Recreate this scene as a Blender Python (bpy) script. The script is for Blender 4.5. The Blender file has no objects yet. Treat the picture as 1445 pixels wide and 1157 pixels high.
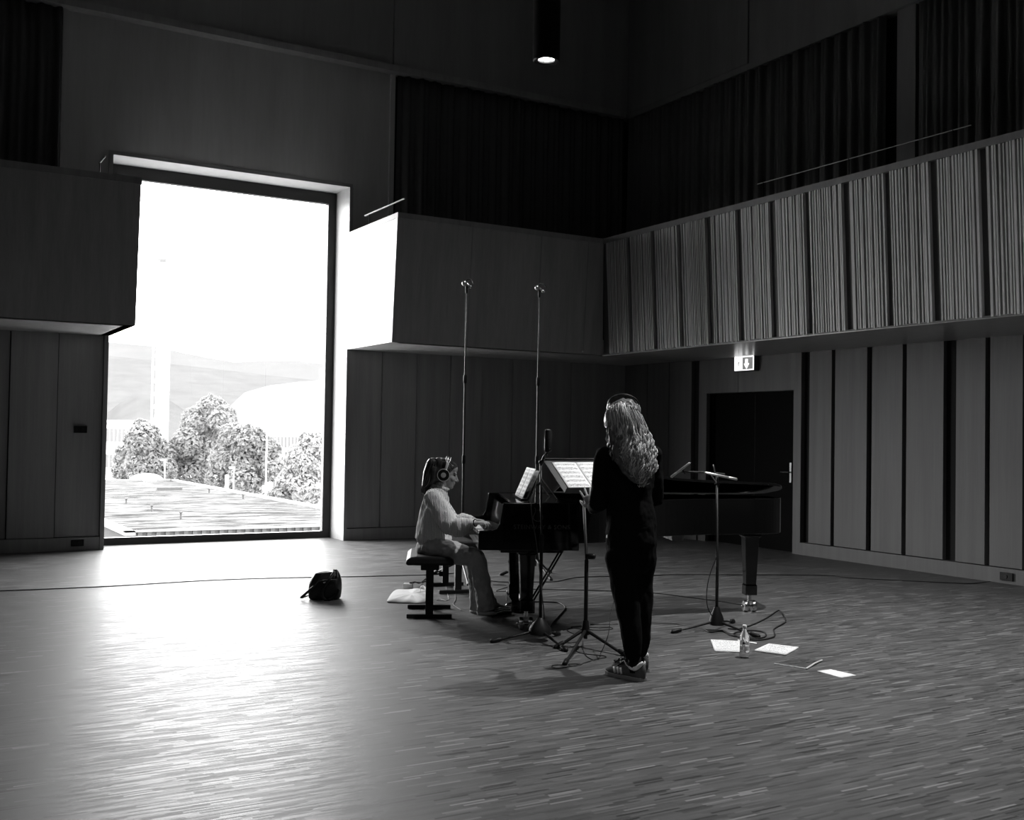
import bpy, bmesh, math, random
from math import sin, cos, pi, radians
from mathutils import Vector, Matrix, noise

random.seed(7)
scene = bpy.context.scene
COL = scene.collection

# ------------------------------------------------------------------ camera frame
FPX, PITCH, ROLL, YAW, EYE = 1518.0, 0.0242, 0.0157, 0.5294, 1.5
c_, s_ = cos(YAW), sin(YAW)
R0 = Vector((c_, -s_, 0)); F0 = Vector((s_, c_, 0)); Z0 = Vector((0, 0, 1))
FW = cos(PITCH)*F0 + sin(PITCH)*Z0
UP = -sin(PITCH)*F0 + cos(PITCH)*Z0
RR = cos(ROLL)*R0 + sin(ROLL)*UP
UU = cos(ROLL)*UP - sin(ROLL)*R0
EYEV = Vector((0, 0, EYE))

def ray(px, py): return FW + RR*((px-722.5)/FPX) - UU*((py-578.5)/FPX)
def L(r, f, z): return R0*r + F0*f + Z0*z                  # right / forward / height, metres -> world
def at(px, py, f):                                          # the point at forward distance f
    d = ray(px, py); return EYEV + d*(f/d.dot(F0))
def fl(px, py, z=0.0):                                      # the point on the floor
    d = ray(px, py); return EYEV + d*((z-EYE)/d.z)
def lev(p): return Vector((p.dot(R0), p.dot(F0), p.z))      # world -> right / forward / height

SKY, EXPO = 20.0, 0.0
# ------------------------------------------------------------------ materials
MATS = {}
def mat(name, v, rough=0.5, spec=0.5, metal=0.0, emit=0.0, coat=0.0):
    if name in MATS: return MATS[name]
    m = bpy.data.materials.new(name); m.use_nodes = True
    b = m.node_tree.nodes['Principled BSDF']
    b.inputs['Base Color'].default_value = (v, v, v, 1)
    b.inputs['Roughness'].default_value = rough
    b.inputs['Specular IOR Level'].default_value = spec
    b.inputs['Metallic'].default_value = metal
    b.inputs['Coat Weight'].default_value = coat
    if emit:
        b.inputs['Emission Color'].default_value = (1, 1, 1, 1)
        b.inputs['Emission Strength'].default_value = emit
    MATS[name] = m
    return m
class NT:
    def __init__(s, m): s.t = m.node_tree; s.n = s.t.nodes; s.l = s.t.links; s.b = s.n['Principled BSDF']
    def node(s, kind, **kw):
        n = s.n.new(kind)
        for k, v in kw.items(): setattr(n, k, v)
        return n
    def math(s, op, a, b=None, clamp=False):
        n = s.n.new('ShaderNodeMath'); n.operation = op; n.use_clamp = clamp
        for i, x in enumerate((a, b)):
            if x is None: continue
            if isinstance(x, (int, float)): n.inputs[i].default_value = x
            else: s.l.new(x, n.inputs[i])
        return n.outputs[0]
    def ramp(s, fac, stops):
        r = s.n.new('ShaderNodeValToRGB'); e = r.color_ramp.elements
        while len(e) < len(stops): e.new(0.5)
        for q, (p, v) in zip(e, stops): q.position = p; q.color = (v, v, v, 1)
        s.l.new(fac, r.inputs[0]); return r.outputs[0]
    def noise(s, vec, scale, detail=3, rough=.55):
        n = s.n.new('ShaderNodeTexNoise'); n.inputs['Scale'].default_value = scale
        n.inputs['Detail'].default_value = detail; n.inputs['Roughness'].default_value = rough
        s.l.new(vec, n.inputs['Vector']); return n.outputs[0]
    def coord(s, scale=(1, 1, 1), out='Object'):
        c = s.n.new('ShaderNodeTexCoord'); mp = s.n.new('ShaderNodeMapping')
        mp.inputs['Scale'].default_value = scale
        s.l.new(c.outputs[out], mp.inputs['Vector']); return mp.outputs[0]
    def bump(s, h, strength=.3, dist=.01):
        n = s.n.new('ShaderNodeBump'); n.inputs['Strength'].default_value = strength
        n.inputs['Distance'].default_value = dist
        s.l.new(h, n.inputs['Height']); s.l.new(n.outputs[0], s.b.inputs['Normal'])

def wood_mat(name, lo, hi, rough=.5, scale=(9, 9, .35), spec=.4, coat=0):
    m = mat(name, hi, rough, spec, coat=coat); t = NT(m)
    v = t.coord(scale)
    a = t.noise(v, 1.0, 2); b = t.noise(v, 7.0, 3)
    f = t.math('ADD', t.math('MULTIPLY', a, .65), t.math('MULTIPLY', b, .35))
    t.l.new(t.ramp(f, [(.3, lo), (.7, hi)]), t.b.inputs['Base Color'])
    return m
WALLWOOD = wood_mat('panel_wood', .28, .38, .5)
BOXWOOD = wood_mat('gallery_wood', .36, .50, .42)
SLATWOOD = wood_mat('slat_wood', .40, .56, .5)
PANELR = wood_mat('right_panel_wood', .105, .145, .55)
DARKGAP = mat('dark_recess', .02, .8, .1)
HIGHR = wood_mat('high_right_panel_dim', .13, .17, .7, (3, 3, .3))  # upper panel wood darkened: weaker light on the right put into the colour
HIGHB = wood_mat('high_back_panel_dim', .26, .33, .7, (3, 3, .3))  # same wood darkened less, for the dimmer wall above the ledge
UPWALL = wood_mat('upper_panel', .46, .58, .7, (3, 3, .3))
CURT = mat('curtain_cloth', .10, .95, .05)
CEIL = mat('ceiling_paint', .3, .8, .2)
REVEAL = wood_mat('reveal_wood', .28, .34, .45)
FRAME = mat('window_frame_metal', .02, .45, .4)
WHITE = mat('white_paint', .8, .6, .3)
BLACKM = mat('black_metal', .008, .45, .3)
BLACKP = mat('black_plastic', .006, .5, .25)
CHROME = mat('chrome', .62, .22, .5, 1.0)
BRASS = mat('brass', .55, .25, .5, 1.0)
PIANO = mat('piano_lacquer', .004, .08, .45)
PIANOIN = mat('piano_iron_plate', .12, .4, .5, .6)
IVORY = mat('ivory_key', .75, .3, .5)
EBONY = mat('ebony_key', .01, .35, .5)
FELT = mat('black_felt', .008, .95, .05)
LEATHER = mat('bench_leather', .012, .5, .18)
CABLE = mat('cable_rubber', .015, .6, .3)
SKIN = mat('skin', .30, .5, .35)
BLACKCLOTH = mat('black_knit_cloth', .006, .95, .05)
BLACKTROUSER = mat('black_trouser_cloth', .006, .95, .05)
DARKLEATHER = mat('dark_shoe_leather', .012, .5, .4)
PAPER = mat('paper', .82, .8, .2)
TOTE = mat('pale_canvas', .62, .9, .1)
BAGM = mat('bag_leather', .006, .42, .4)

def floor_mat():
    m = mat('oak_mosaic_floor', .28, .4, .32); t = NT(m)
    co = t.node('ShaderNodeTexCoord'); sp = t.node('ShaderNodeSeparateXYZ')
    t.l.new(co.outputs['Object'], sp.inputs[0])
    H, LEN = .0135, .16
    row = t.math('FLOOR', t.math('DIVIDE', sp.outputs[1], H))
    wn = t.node('ShaderNodeTexWhiteNoise', noise_dimensions='1D'); t.l.new(row, wn.inputs['W'])
    xs = t.math('ADD', t.math('DIVIDE', sp.outputs[0], LEN), t.math('MULTIPLY', wn.outputs[0], 7.31))
    cell = t.math('FLOOR', xs)
    cb = t.node('ShaderNodeCombineXYZ'); t.l.new(row, cb.inputs[0]); t.l.new(cell, cb.inputs[1])
    w2 = t.node('ShaderNodeTexWhiteNoise', noise_dimensions='3D'); t.l.new(cb.outputs[0], w2.inputs['Vector'])
    rnd = w2.outputs[0]
    tone = t.ramp(rnd, [(0, .025), (.1, .065), (.5, .088), (.88, .108), (.95, .15), (1, .24)])
    g = t.noise(t.coord((1.2, 1.2, 1)), 1.0, 3)
    sc = t.math('ADD', t.math('MULTIPLY', g, .5), .75)
    gr = t.noise(t.coord((6, 160, 1)), 1.0, 3)
    sc = t.math('MULTIPLY', sc, t.math('ADD', t.math('MULTIPLY', gr, .3), .85))
    mx = t.node('ShaderNodeMix', data_type='RGBA', blend_type='MULTIPLY'); mx.inputs[0].default_value = 1
    t.l.new(tone, mx.inputs[6]); t.l.new(sc, mx.inputs[7])
    t.l.new(mx.outputs[2], t.b.inputs['Base Color'])
    t.l.new(t.math('ADD', t.math('MULTIPLY', w2.outputs[0], .16), FLOOR_ROUGH), t.b.inputs['Roughness'])
    # seams: between strips, their ends, and the board blocks
    fy = t.math('FRACT', t.math('DIVIDE', sp.outputs[1], H)); fx = t.math('FRACT', xs)
    e1 = t.math('GREATER_THAN', fy, .07); e2 = t.math('GREATER_THAN', fx, .012)
    bx = t.math('FRACT', t.math('DIVIDE', sp.outputs[0], .81)); e3 = t.math('GREATER_THAN', bx, .005)
    h = t.math('MULTIPLY', t.math('MULTIPLY', e1, e2), e3)
    h2 = t.math('ADD', h, t.math('MULTIPLY', rnd, .6))
    t.bump(h2, .35, .0016)
    return m
FLOOR_ROUGH = .43
FLOOR = floor_mat()

def knit_mat():
    m = mat('pale_knit', .6, .95, .0); t = NT(m)
    v = t.coord((1, 1, 1))
    w = t.node('ShaderNodeTexWave', wave_type='BANDS', bands_direction='X')
    w.inputs['Scale'].default_value = 24; w.inputs['Distortion'].default_value = 1.2
    w.inputs['Detail'].default_value = 1
    t.l.new(v, w.inputs['Vector'])
    t.l.new(t.ramp(w.outputs[1], [(0, .52), (.6, .80)]), t.b.inputs['Base Color'])
    t.bump(w.outputs[1], .7, .006)
    return m
KNIT = knit_mat()
def denim_mat():
    m = mat('light_denim', .33, .85, .15); t = NT(m)
    n = t.noise(t.coord((1, 1, 1)), 14, 4)
    t.l.new(t.ramp(n, [(.3, .34), (.7, .5)]), t.b.inputs['Base Color'])
    return m
DENIM = denim_mat()
def hair_mat(name, lo, hi, rough=.38):
    m = mat(name, hi, rough, .6); t = NT(m)
    n = t.noise(t.coord((1, 1, .3)), 60, 3)
    t.l.new(t.ramp(n, [(.35, lo), (.65, hi)]), t.b.inputs['Base Color'])
    return m
HAIRL = hair_mat('fair_brown_hair', .16, .42)
HAIRD = hair_mat('dark_brown_hair', .015, .05)

def score_mat(name, nst, ncol):
    m = mat(name, .85, .8, .15); t = NT(m)
    uv = t.node('ShaderNodeTexCoord'); sp = t.node('ShaderNodeSeparateXYZ'); t.l.new(uv.outputs['UV'], sp.inputs[0])
    u, v = sp.outputs[0], sp.outputs[1]
    k = t.math('MULTIPLY', v, nst); band = t.math('FRACT', k)
    inb = t.math('MULTIPLY', t.math('GREATER_THAN', band, .3), t.math('LESS_THAN', band, .72))
    ln = t.math('LESS_THAN', t.math('FRACT', t.math('MULTIPLY', band, 11.9)), .28)
    stave = t.math('MULTIPLY', inb, ln)
    cb = t.node('ShaderNodeCombineXYZ')
    t.l.new(t.math('FLOOR', t.math('MULTIPLY', u, 46)), cb.inputs[0])
    t.l.new(t.math('FLOOR', t.math('MULTIPLY', v, nst*9)), cb.inputs[1])
    wn = t.node('ShaderNodeTexWhiteNoise', noise_dimensions='3D'); t.l.new(cb.outputs[0], wn.inputs['Vector'])
    inb2 = t.math('MULTIPLY', t.math('GREATER_THAN', band, .18), t.math('LESS_THAN', band, .85))
    note = t.math('MULTIPLY', t.math('GREATER_THAN', wn.outputs[0], .8), inb2)
    uu = t.math('FRACT', t.math('MULTIPLY', u, ncol))
    mar = t.math('MULTIPLY', t.math('GREATER_THAN', uu, .07), t.math('LESS_THAN', uu, .93))
    mv = t.math('MULTIPLY', t.math('GREATER_THAN', v, .05), t.math('LESS_THAN', v, .95))
    ink = t.math('MULTIPLY', t.math('MULTIPLY', t.math('MAXIMUM', stave, note), mar), mv)
    t.l.new(t.ramp(ink, [(0, .85), (1, .22)]), t.b.inputs['Base Color'])
    return m
SCORE = score_mat('printed_score', 7, 1)

def glass_mat(name, gloss=.08, tint=1.0, rough=0.0, gz=.7):
    m = bpy.data.materials.new(name); m.use_nodes = True; t = m.node_tree; t.nodes.clear()
    o = t.nodes.new('ShaderNodeOutputMaterial'); mx = t.nodes.new('ShaderNodeMixShader')
    tr = t.nodes.new('ShaderNodeBsdfTransparent'); gl = t.nodes.new('ShaderNodeBsdfGlossy')
    tr.inputs[0].default_value = (tint, tint, tint, 1); gl.inputs['Roughness'].default_value = rough
    lw = t.nodes.new('ShaderNodeLayerWeight'); lw.inputs[0].default_value = .5
    pw = t.nodes.new('ShaderNodeMath'); pw.operation = 'POWER'; pw.inputs[1].default_value = 4.5; t.links.new(lw.outputs['Facing'], pw.inputs[0])
    ma = t.nodes.new('ShaderNodeMath'); ma.operation = 'MULTIPLY_ADD'; ma.inputs[1].default_value = gz; ma.inputs[2].default_value = gloss*.5; t.links.new(pw.outputs[0], ma.inputs[0])
    t.links.new(ma.outputs[0], mx.inputs[0]); t.links.new(tr.outputs[0], mx.inputs[1]); t.links.new(gl.outputs[0], mx.inputs[2])
    t.links.new(mx.outputs[0], o.inputs[0]); MATS[name] = m
    return m
GLASS = glass_mat('window_glass', tint=.98)
PLASTICCLEAR = glass_mat('clear_plastic', tint=.97, rough=.08, gz=.2)

# ------------------------------------------------------------------ mesh building
class MB:
    def __init__(s): s.v = []; s.f = []; s.uv = None
    def add(s, vs, fs):
        o = len(s.v); s.v += [Vector(p) for p in vs]; s.f += [tuple(i+o for i in f) for f in fs]; return s
    def box(s, lo, hi, M=None):
        (a, b, c), (d, e, g) = lo, hi
        vs = [Vector(p) for p in ((a,b,c),(d,b,c),(d,e,c),(a,e,c),(a,b,g),(d,b,g),(d,e,g),(a,e,g))]
        if M is not None: vs = [M @ p for p in vs]
        return s.add(vs, [(0,3,2,1),(4,5,6,7),(0,1,5,4),(1,2,6,5),(2,3,7,6),(3,0,4,7)])
    def prism(s, poly, axis, a, b, M=None):
        """poly: 2-D points in the plane across `axis` (0: y,z  1: x,z  2: x,y)"""
        def mk(p, t):
            q = [p[0], p[1]]; q.insert(axis, t); return Vector(q)
        n = len(poly); vs = [mk(p, a) for p in poly] + [mk(p, b) for p in poly]
        if M is not None: vs = [M @ p for p in vs]
        fs = [tuple(range(n)), tuple(range(2*n-1, n-1, -1))] + [(i, i+n, (i+1) % n + n, (i+1) % n) for i in range(n)]
        return s.add(vs, fs)
    def tube(s, pts, rads, seg=10, side=None, cap=True, rnd=True):
        """swept tube; rads are r or (ra, rb): ra along `side`, rb across it"""
        pts = [Vector(p) for p in pts]
        if isinstance(rads, (int, float)): rads = [rads]*len(pts)
        rads = [(q, q) if isinstance(q, (int, float)) else q for q in rads]
        if rnd and cap:
            def ext(p, t, r):
                return [(p + t*min(r)*.5, (r[0]*.87, r[1]*.87)), (p + t*min(r)*.87, (r[0]*.5, r[1]*.5)), (p + t*min(r), (r[0]*.08, r[1]*.08))]
            t0 = (pts[0]-pts[1]).normalized(); t1 = (pts[-1]-pts[-2]).normalized()
            e0 = ext(pts[0], t0, rads[0])[::-1]; e1 = ext(pts[-1], t1, rads[-1])
            pts = [e[0] for e in e0] + pts + [e[0] for e in e1]
            rads = [e[1] for e in e0] + list(rads) + [e[1] for e in e1]
        n = len(pts); rings = []; last = None
        for i, p in enumerate(pts):
            t = (pts[min(i+1, n-1)] - pts[max(i-1, 0)])
            t = t.normalized() if t.length > 1e-9 else Vector((0, 0, 1))
            ref = Vector(side) if side is not None else (last if last is not None else (Vector((1, 0, 0)) if abs(t.x) < .9 else Vector((0, 1, 0))))
            a = ref - t*ref.dot(t)
            if a.length < 1e-6: a = t.orthogonal()
            a.normalize(); b = t.cross(a); last = a
            ra, rb = rads[i]
            rings.append([p + a*(ra*cos(2*pi*k/seg)) + b*(rb*sin(2*pi*k/seg)) for k in range(seg)])
        vs = [q for r in rings for q in r]; fs = []
        for i in range(n-1):
            for k in range(seg):
                k2 = (k+1) % seg
                fs.append((i*seg+k, i*seg+k2, (i+1)*seg+k2, (i+1)*seg+k))
        if cap: fs += [tuple(range(seg-1, -1, -1)), tuple(range((n-1)*seg, n*seg))]
        return s.add(vs, fs)
    def ball(s, c, r, seg=16, M=None):
        if isinstance(r, (int, float)): r = (r, r, r)
        nr = max(6, seg//2); vs = []; fs = []; c = Vector(c)
        M = M or Matrix.Identity(3)
        vs.append(c + M @ Vector((0, 0, -r[2])))
        for i in range(1, nr):
            th = -pi/2 + pi*i/nr
            for k in range(seg):
                a = 2*pi*k/seg
                vs.append(c + M @ Vector((r[0]*cos(th)*cos(a), r[1]*cos(th)*sin(a), r[2]*sin(th))))
        vs.append(c + M @ Vector((0, 0, r[2])))
        for k in range(seg): fs.append((0, 1+(k+1) % seg, 1+k))
        for i in range(nr-2):
            for k in range(seg):
                k2 = (k+1) % seg
                fs.append((1+i*seg+k, 1+i*seg+k2, 1+(i+1)*seg+k2, 1+(i+1)*seg+k))
        t = len(vs)-1
        for k in range(seg): fs.append((t, 1+(nr-2)*seg+k, 1+(nr-2)*seg+(k+1) % seg))
        return s.add(vs, fs)
    def lathe(s, prof, o=(0, 0, 0), seg=24, M=None):
        o = Vector(o); M = M or Matrix.Identity(3); vs = []; fs = []; n = len(prof)
        for r, z in prof:
            for k in range(seg):
                a = 2*pi*k/seg; vs.append(o + M @ Vector((r*cos(a), r*sin(a), z)))
        for i in range(n-1):
            for k in range(seg):
                k2 = (k+1) % seg
                fs.append((i*seg+k, i*seg+k2, (i+1)*seg+k2, (i+1)*seg+k))
        fs += [tuple(range(seg-1, -1, -1)), tuple(range((n-1)*seg, n*seg))]
        return s.add(vs, fs)
    def grid(s, fn, nu, nv):
        vs = [Vector(fn(i/nu, j/nv)) for j in range(nv+1) for i in range(nu+1)]
        fs = [(j*(nu+1)+i, j*(nu+1)+i+1, (j+1)*(nu+1)+i+1, (j+1)*(nu+1)+i) for j in range(nv) for i in range(nu)]
        return s.add(vs, fs)
    def mesh(s, name):
        me = bpy.data.meshes.new(name); me.from_pydata([tuple(p) for p in s.v], [], s.f); me.validate(); me.update(); return me

def link(name, me, m, parent=None, smooth=False, kind=None):
    me.materials.clear(); me.materials.append(m)
    if smooth:
        for p in me.polygons: p.use_smooth = True
    o = bpy.data.objects.new(name, me); COL.objects.link(o)
    if parent is not None: o.parent = parent
    if kind: o['kind'] = kind
    return o
def fixn(me):
    bm = bmesh.new(); bm.from_mesh(me); bmesh.ops.recalc_face_normals(bm, faces=bm.faces); bm.to_mesh(me); bm.free(); return me
def obj(name, mb, m, parent=None, smooth=False, bevel=0, seg=2, kind=None, auto=False):
    o = link(name, fixn(mb.mesh(name)), m, parent, smooth, kind)
    if bevel:
        b = o.modifiers.new('bevel', 'BEVEL'); b.width = bevel; b.segments = seg; b.limit_method = 'ANGLE'; b.angle_limit = radians(40)
    if auto:
        for p in o.data.polygons: p.use_smooth = True
        e = o.modifiers.new('split', 'EDGE_SPLIT'); e.split_angle = radians(38)
    return o
def tag(o, label, cat, group=None, kind=None):
    o['label'] = label; o['category'] = cat
    if group: o['group'] = group
    if kind: o['kind'] = kind
    return o
def thing(name, label, cat, loc=(0, 0, 0), rotz=0, group=None):
    o = bpy.data.objects.new(name, None); COL.objects.link(o); o.empty_display_size = .1
    o.location = loc; o.rotation_euler = (0, 0, rotz)
    return tag(o, label, cat, group)
def struct(name, mb, m, parent=None, **k):
    return obj(name, mb, m, parent, kind='structure', **k)
def remeshed(mb, voxel, it=3, fac=.5):
    me = fixn(mb.mesh('tmp')); o = bpy.data.objects.new('tmp', me); COL.objects.link(o)
    r = o.modifiers.new('r', 'REMESH'); r.mode = 'VOXEL'; r.voxel_size = voxel; r.adaptivity = 0
    if it:
        q = o.modifiers.new('s', 'SMOOTH'); q.factor = fac; q.iterations = it
    dg = bpy.context.evaluated_depsgraph_get(); dg.update()
    out = bpy.data.meshes.new_from_object(o.evaluated_get(dg))
    bpy.data.objects.remove(o); bpy.data.meshes.remove(me)
    return out
def wrinkle(me, amp, freq, seed=0, stretch=(1, 1, 1)):
    me.update(); ns = [v.normal.copy() for v in me.vertices]
    for v, n in zip(me.vertices, ns):
        p = Vector((v.co.x*stretch[0], v.co.y*stretch[1], v.co.z*stretch[2]))*freq + Vector((seed, seed*.7, 0))
        v.co += n*amp*noise.fractal(p, .8, 2.0, 3)
    me.update(); return me
def smooth_path(pts, n=8):
    pts = [Vector(p) for p in pts]; out = []
    P = [pts[0]*2-pts[1]] + pts + [pts[-1]*2-pts[-2]]
    for i in range(1, len(P)-2):
        a, b, c, d = P[i-1:i+3]
        for k in range(n):
            t = k/n
            out.append(.5*((2*b) + (c-a)*t + (2*a-5*b+4*c-d)*t*t + (3*b-a-3*c+d)*t**3))
    return out + [pts[-1]]

exec_order = None
# ================================================================== THE ROOM
YB, XR = 14.25, 10.48            # lower wall planes
YF, XF = 12.66, 8.90             # gallery fronts at their foot
Z1, Z2, Z3 = 2.68, 4.33, 6.69    # gallery underside, gallery top, ledge
LB, LR = .115, .09               # inward lean of the gallery fronts
XW0, XW1, YW = 2.43, 5.607, 14.72
ZW = 4.975
XL, YN, ZC = -9.0, -7.0, 9.3     # far sides of the hall

floor = struct('floor', MB().box((XL, YN, -.25), (XR+.5, YW+.1, 0)), FLOOR)
struct('ceiling', MB().box((XL-.3, YN-.3, ZC), (XR+.8, YB+.8, ZC+.2)), CEIL)
struct('wall_left', MB().box((XL-.3, YN, 0), (XL, YB+.3, ZC)), WALLWOOD)
struct('wall_near', MB().box((XL-.3, YN-.3, 0), (XR+.5, YN, ZC)), WALLWOOD)

def panels(name, along, edges, off, z0, z1, m, gap=.012, parent=None):
    """row of upright boards in front of the backing; along = 'x' on the back wall, 'y' on the right wall"""
    mb = MB()
    for i, (a, b, d) in enumerate(edges):
        if along == 'x': mb.box((a+gap/2, off-d, z0), (b-gap/2, off+.05, z1))
        else: mb.box((off-d, a+gap/2, z0), (off+.05, b-gap/2, z1))
    return mb
# back wall: the parts beside and above the window opening
wb = MB()
wb.box((XL, YB+.02, 0), (XW0-.05, YB+.5, ZC)); wb.box((XW1+.05, YB+.02, 0), (XR+.5, YB+.5, ZC)); wb.box((XW0-.05, YB+.02, ZW+.05), (XW1+.05, YB+.5, ZC))
WB = struct('wall_back', wb, DARKGAP)
ed = []
xs = [XW0-.05, 1.853] + [1.853-.54*k for k in range(1, 20)]
for i in range(len(xs)-1): ed.append((xs[i+1], xs[i], (.0, .03)[i % 2]))
struct('boards', panels('b', 'x', ed, YB+.0, .17, Z1+.05, WALLWOOD), WALLWOOD, WB)
xs = [XW1+.05, 6.171, 6.708, 7.264, 7.791, 8.336, 8.84, 9.403, 9.95, XR]
ed = [(xs[i], xs[i+1], (.0, .028, .012, .036)[i % 4]) for i in range(len(xs)-1)]
struct('boards', panels('b', 'x', ed, YB+.0, .17, Z1+.05, WALLWOOD), WALLWOOD, WB)
mb = MB(); mb.box((1.85, YB-.02, Z1), (XW0-.05, YB+.1, Z3)); mb.box((XW1+.05, YB-.02, Z1), (6.2, YB+.1, Z3)); mb.box((XW0-.05, YB-.02, ZW+.05), (XW1+.05, YB+.1, Z3))
struct('panel', mb, UPWALL, WB)
mb = MB(); mb.box((6.2, YB-.06, Z2-.6), (6.27, YB+.1, Z3)); mb.box((1.80, YB-.06, Z2-.6), (1.85, YB+.1, Z3))
struct('post', mb, UPWALL, WB)
mb = MB()
for a, b, d in ((XL, .55, .14), (.55, 1.85, .10), (1.85, 4.0, .16), (4.0, 6.2, .13), (6.2, 8.4, .15), (8.4, XR, .13)): mb.box((a, YB-d, Z3+.09), (b-.01, YB+.1, ZC))
struct('high_panels', mb, HIGHB, WB)
struct('ledge', MB().box((XL, YB-.2, Z3), (XR-.2, YB+.1, Z3+.09)), WALLWOOD, WB)
# base boards
struct('baseboard_back', MB().box((XL, YB-.035, 0), (XW0-.05, YB+.1, .16)).box((XW1+.05, YB-.035, 0), (XR, YB+.1, .16)), WALLWOOD)

# window opening: lining, frame, pane
rv = MB(); rv.box((XW0-.05, YB-.03, ZW), (XW1+.05, YW+.1, ZW+.05))
rv.box((XW1, YB-.05, 0), (XW1+.05, YW+.1, ZW)); rv.box((XW0-.05, YB-.05, 0), (XW0, YW+.1, ZW))
struct('trim_1', rv, REVEAL)
WIN = tag(struct('window_1', MB().box((XW0, YW, .0), (XW1, YW+.09, .095)).box((XW0, YW, ZW-.165), (XW1, YW+.09, ZW))
      .box((XW0, YW, .095), (XW0+.075, YW+.09, ZW-.165)).box((XW1-.12, YW, .095), (XW1, YW+.09, ZW-.165)), FRAME), 'tall dark framed window filling the gap between the wooden galleries', 'window')
struct('pane', MB().box((XW0+.07, YW+.04, .085), (XW1-.1, YW+.05, ZW-.15)), GLASS, WIN)
struct('wall_outer', MB().box((XL-.3, YW+.1, -9), (XR+.8, YW+.2, -.0)).box((XL-.3, YB+.5, -.1), (XW0-.05, YW+.2, ZC)).box((XW1+.05, YB+.5, -.1), (XR+.8, YW+.2, ZC)).box((XW0-.1, YB+.5, ZW+.02), (XW1+.1, YW+.2, ZC)), WALLWOOD)

# right wall with the doorway
D0, D1, DZ = 10.469, 12.228, 2.162
wr = MB(); wr.box((XR+.06, YN, 0), (XR+.5, D0, ZC)); wr.box((XR+.06, D1, 0), (XR+.5, YB+.5, ZC)); wr.box((XR+.06, D0, DZ), (XR+.5, D1, ZC))
WR = struct('wall_right', wr, DARKGAP)
gaps = [(7.531, 7.583), (7.954, 8.133), (8.646, 8.698), (9.154, 9.242), (9.757, 9.805), (10.182, 10.333)]
y = 6.98
while y > YN+1: gaps = [(y, y+.06 if int(y*7) % 3 else y+.16)] + gaps; y -= .545
mb = MB(); prev = YN; i = 0
for a, b in gaps: mb.box((XR-(.0, .012)[i % 2], prev, .17), (XR+.1, a, Z1+.05)); prev = b; i += 1
mb.box((XR-.01, prev, 0), (XR+.1, D0, Z1+.05))
mb.box((XR-.005, D0, DZ+.01), (XR+.1, 11.55, Z1+.05)).box((XR-.005, 11.56, DZ+.01), (XR+.1, D1, Z1+.05))
for a, b in ((D1, 12.40), (12.575, 13.10), (13.115, 13.65), (13.665, 14.25)): mb.box((XR-.005, a, .17 if a > D1 else 0), (XR+.1, b, Z1+.05))
struct('boards', mb, PANELR, WR)
struct('baseboard_right', MB().box((XR-.03, YN, 0), (XR+.1, 10.345, .16)).box((XR-.03, D1+.17, 0), (XR+.1, YB, .16)), PANELR)
mb = MB(); mb.box((XR-.12, YN, Z3), (XR+.1, YB, Z3+.09)); struct('ledge', mb, HIGHR, WR)
mb = MB()
for a, b, d in ((YN, 3, .1), (3, 8.5, .14), (8.5, 11.3, .11), (11.3, YB, .13)): mb.box((XR-d, a, Z3+.09), (XR+.1, b-.01, ZC))
struct('high_panels', mb, HIGHR, WR)
struct('post', MB().box((XR-.06, 8.5, Z2-.6), (XR+.1, 8.77, Z3)), HIGHR, WR)
# door leaf
DOOR = tag(struct('door_1', MB().box((XR+.13, D0, 0), (XR+.18, (D0+D1)/2-.004, DZ)).box((XR+.13, (D0+D1)/2+.004, 0), (XR+.18, D1, DZ)), mat('black_door_paint', .004, .8, .08)), 'wide black door in the right wall behind the grand piano', 'door')
h = MB(); hy = D0+.17
h.box((XR+.112, hy-.018, .93), (XR+.13, hy+.018, 1.2)); h.tube([(XR+.12, hy, 1.07), (XR+.07, hy, 1.07), (XR+.07, hy+.14, 1.07)], .009, 8)
struct('door_handle', h, CHROME, DOOR)

# galleries: raised boxes with leaning fronts
def gal_front(along, a, b, off, lean, t=.14):
    mb = MB(); H = Z2
    for lo, hi in ((Z1, H),):
        if along == 'x': mb.add([(a, off, lo), (b, off, lo), (b, off-lean, hi), (a, off-lean, hi), (a, off+t, lo), (b, off+t, lo), (b, off-lean+t, hi), (a, off-lean+t, hi)],
               [(0,1,2,3), (5,4,7,6), (0,4,5,1), (3,2,6,7), (0,3,7,4), (1,5,6,2)])
    return mb
XE, XLB = XW1, 2.44
# left gallery
g = gal_front('x', XL, XLB, YF-.04, LB+.02); g.box((XL, YF-.04, Z1), (XLB, YB+.02, Z1+.22))
g.add([(XLB-.12, YF, Z1), (XLB, YF, Z1), (XLB, YB, Z1), (XLB-.12, YB, Z1), (XLB-.12, YF-.13, Z2), (XLB, YF-.13, Z2), (XLB, YB, Z2), (XLB-.12, YB, Z2)], [(0,3,2,1),(4,5,6,7),(0,1,5,4),(1,2,6,5),(2,3,7,6),(3,0,4,7)])
G1 = struct('wall_gallery_left', g, BOXWOOD)
struct('coping', MB().box((XL, YF-.04-LB-.04, Z2-.075), (XLB+.004, YF+.0, Z2)), WALLWOOD, G1)
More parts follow.
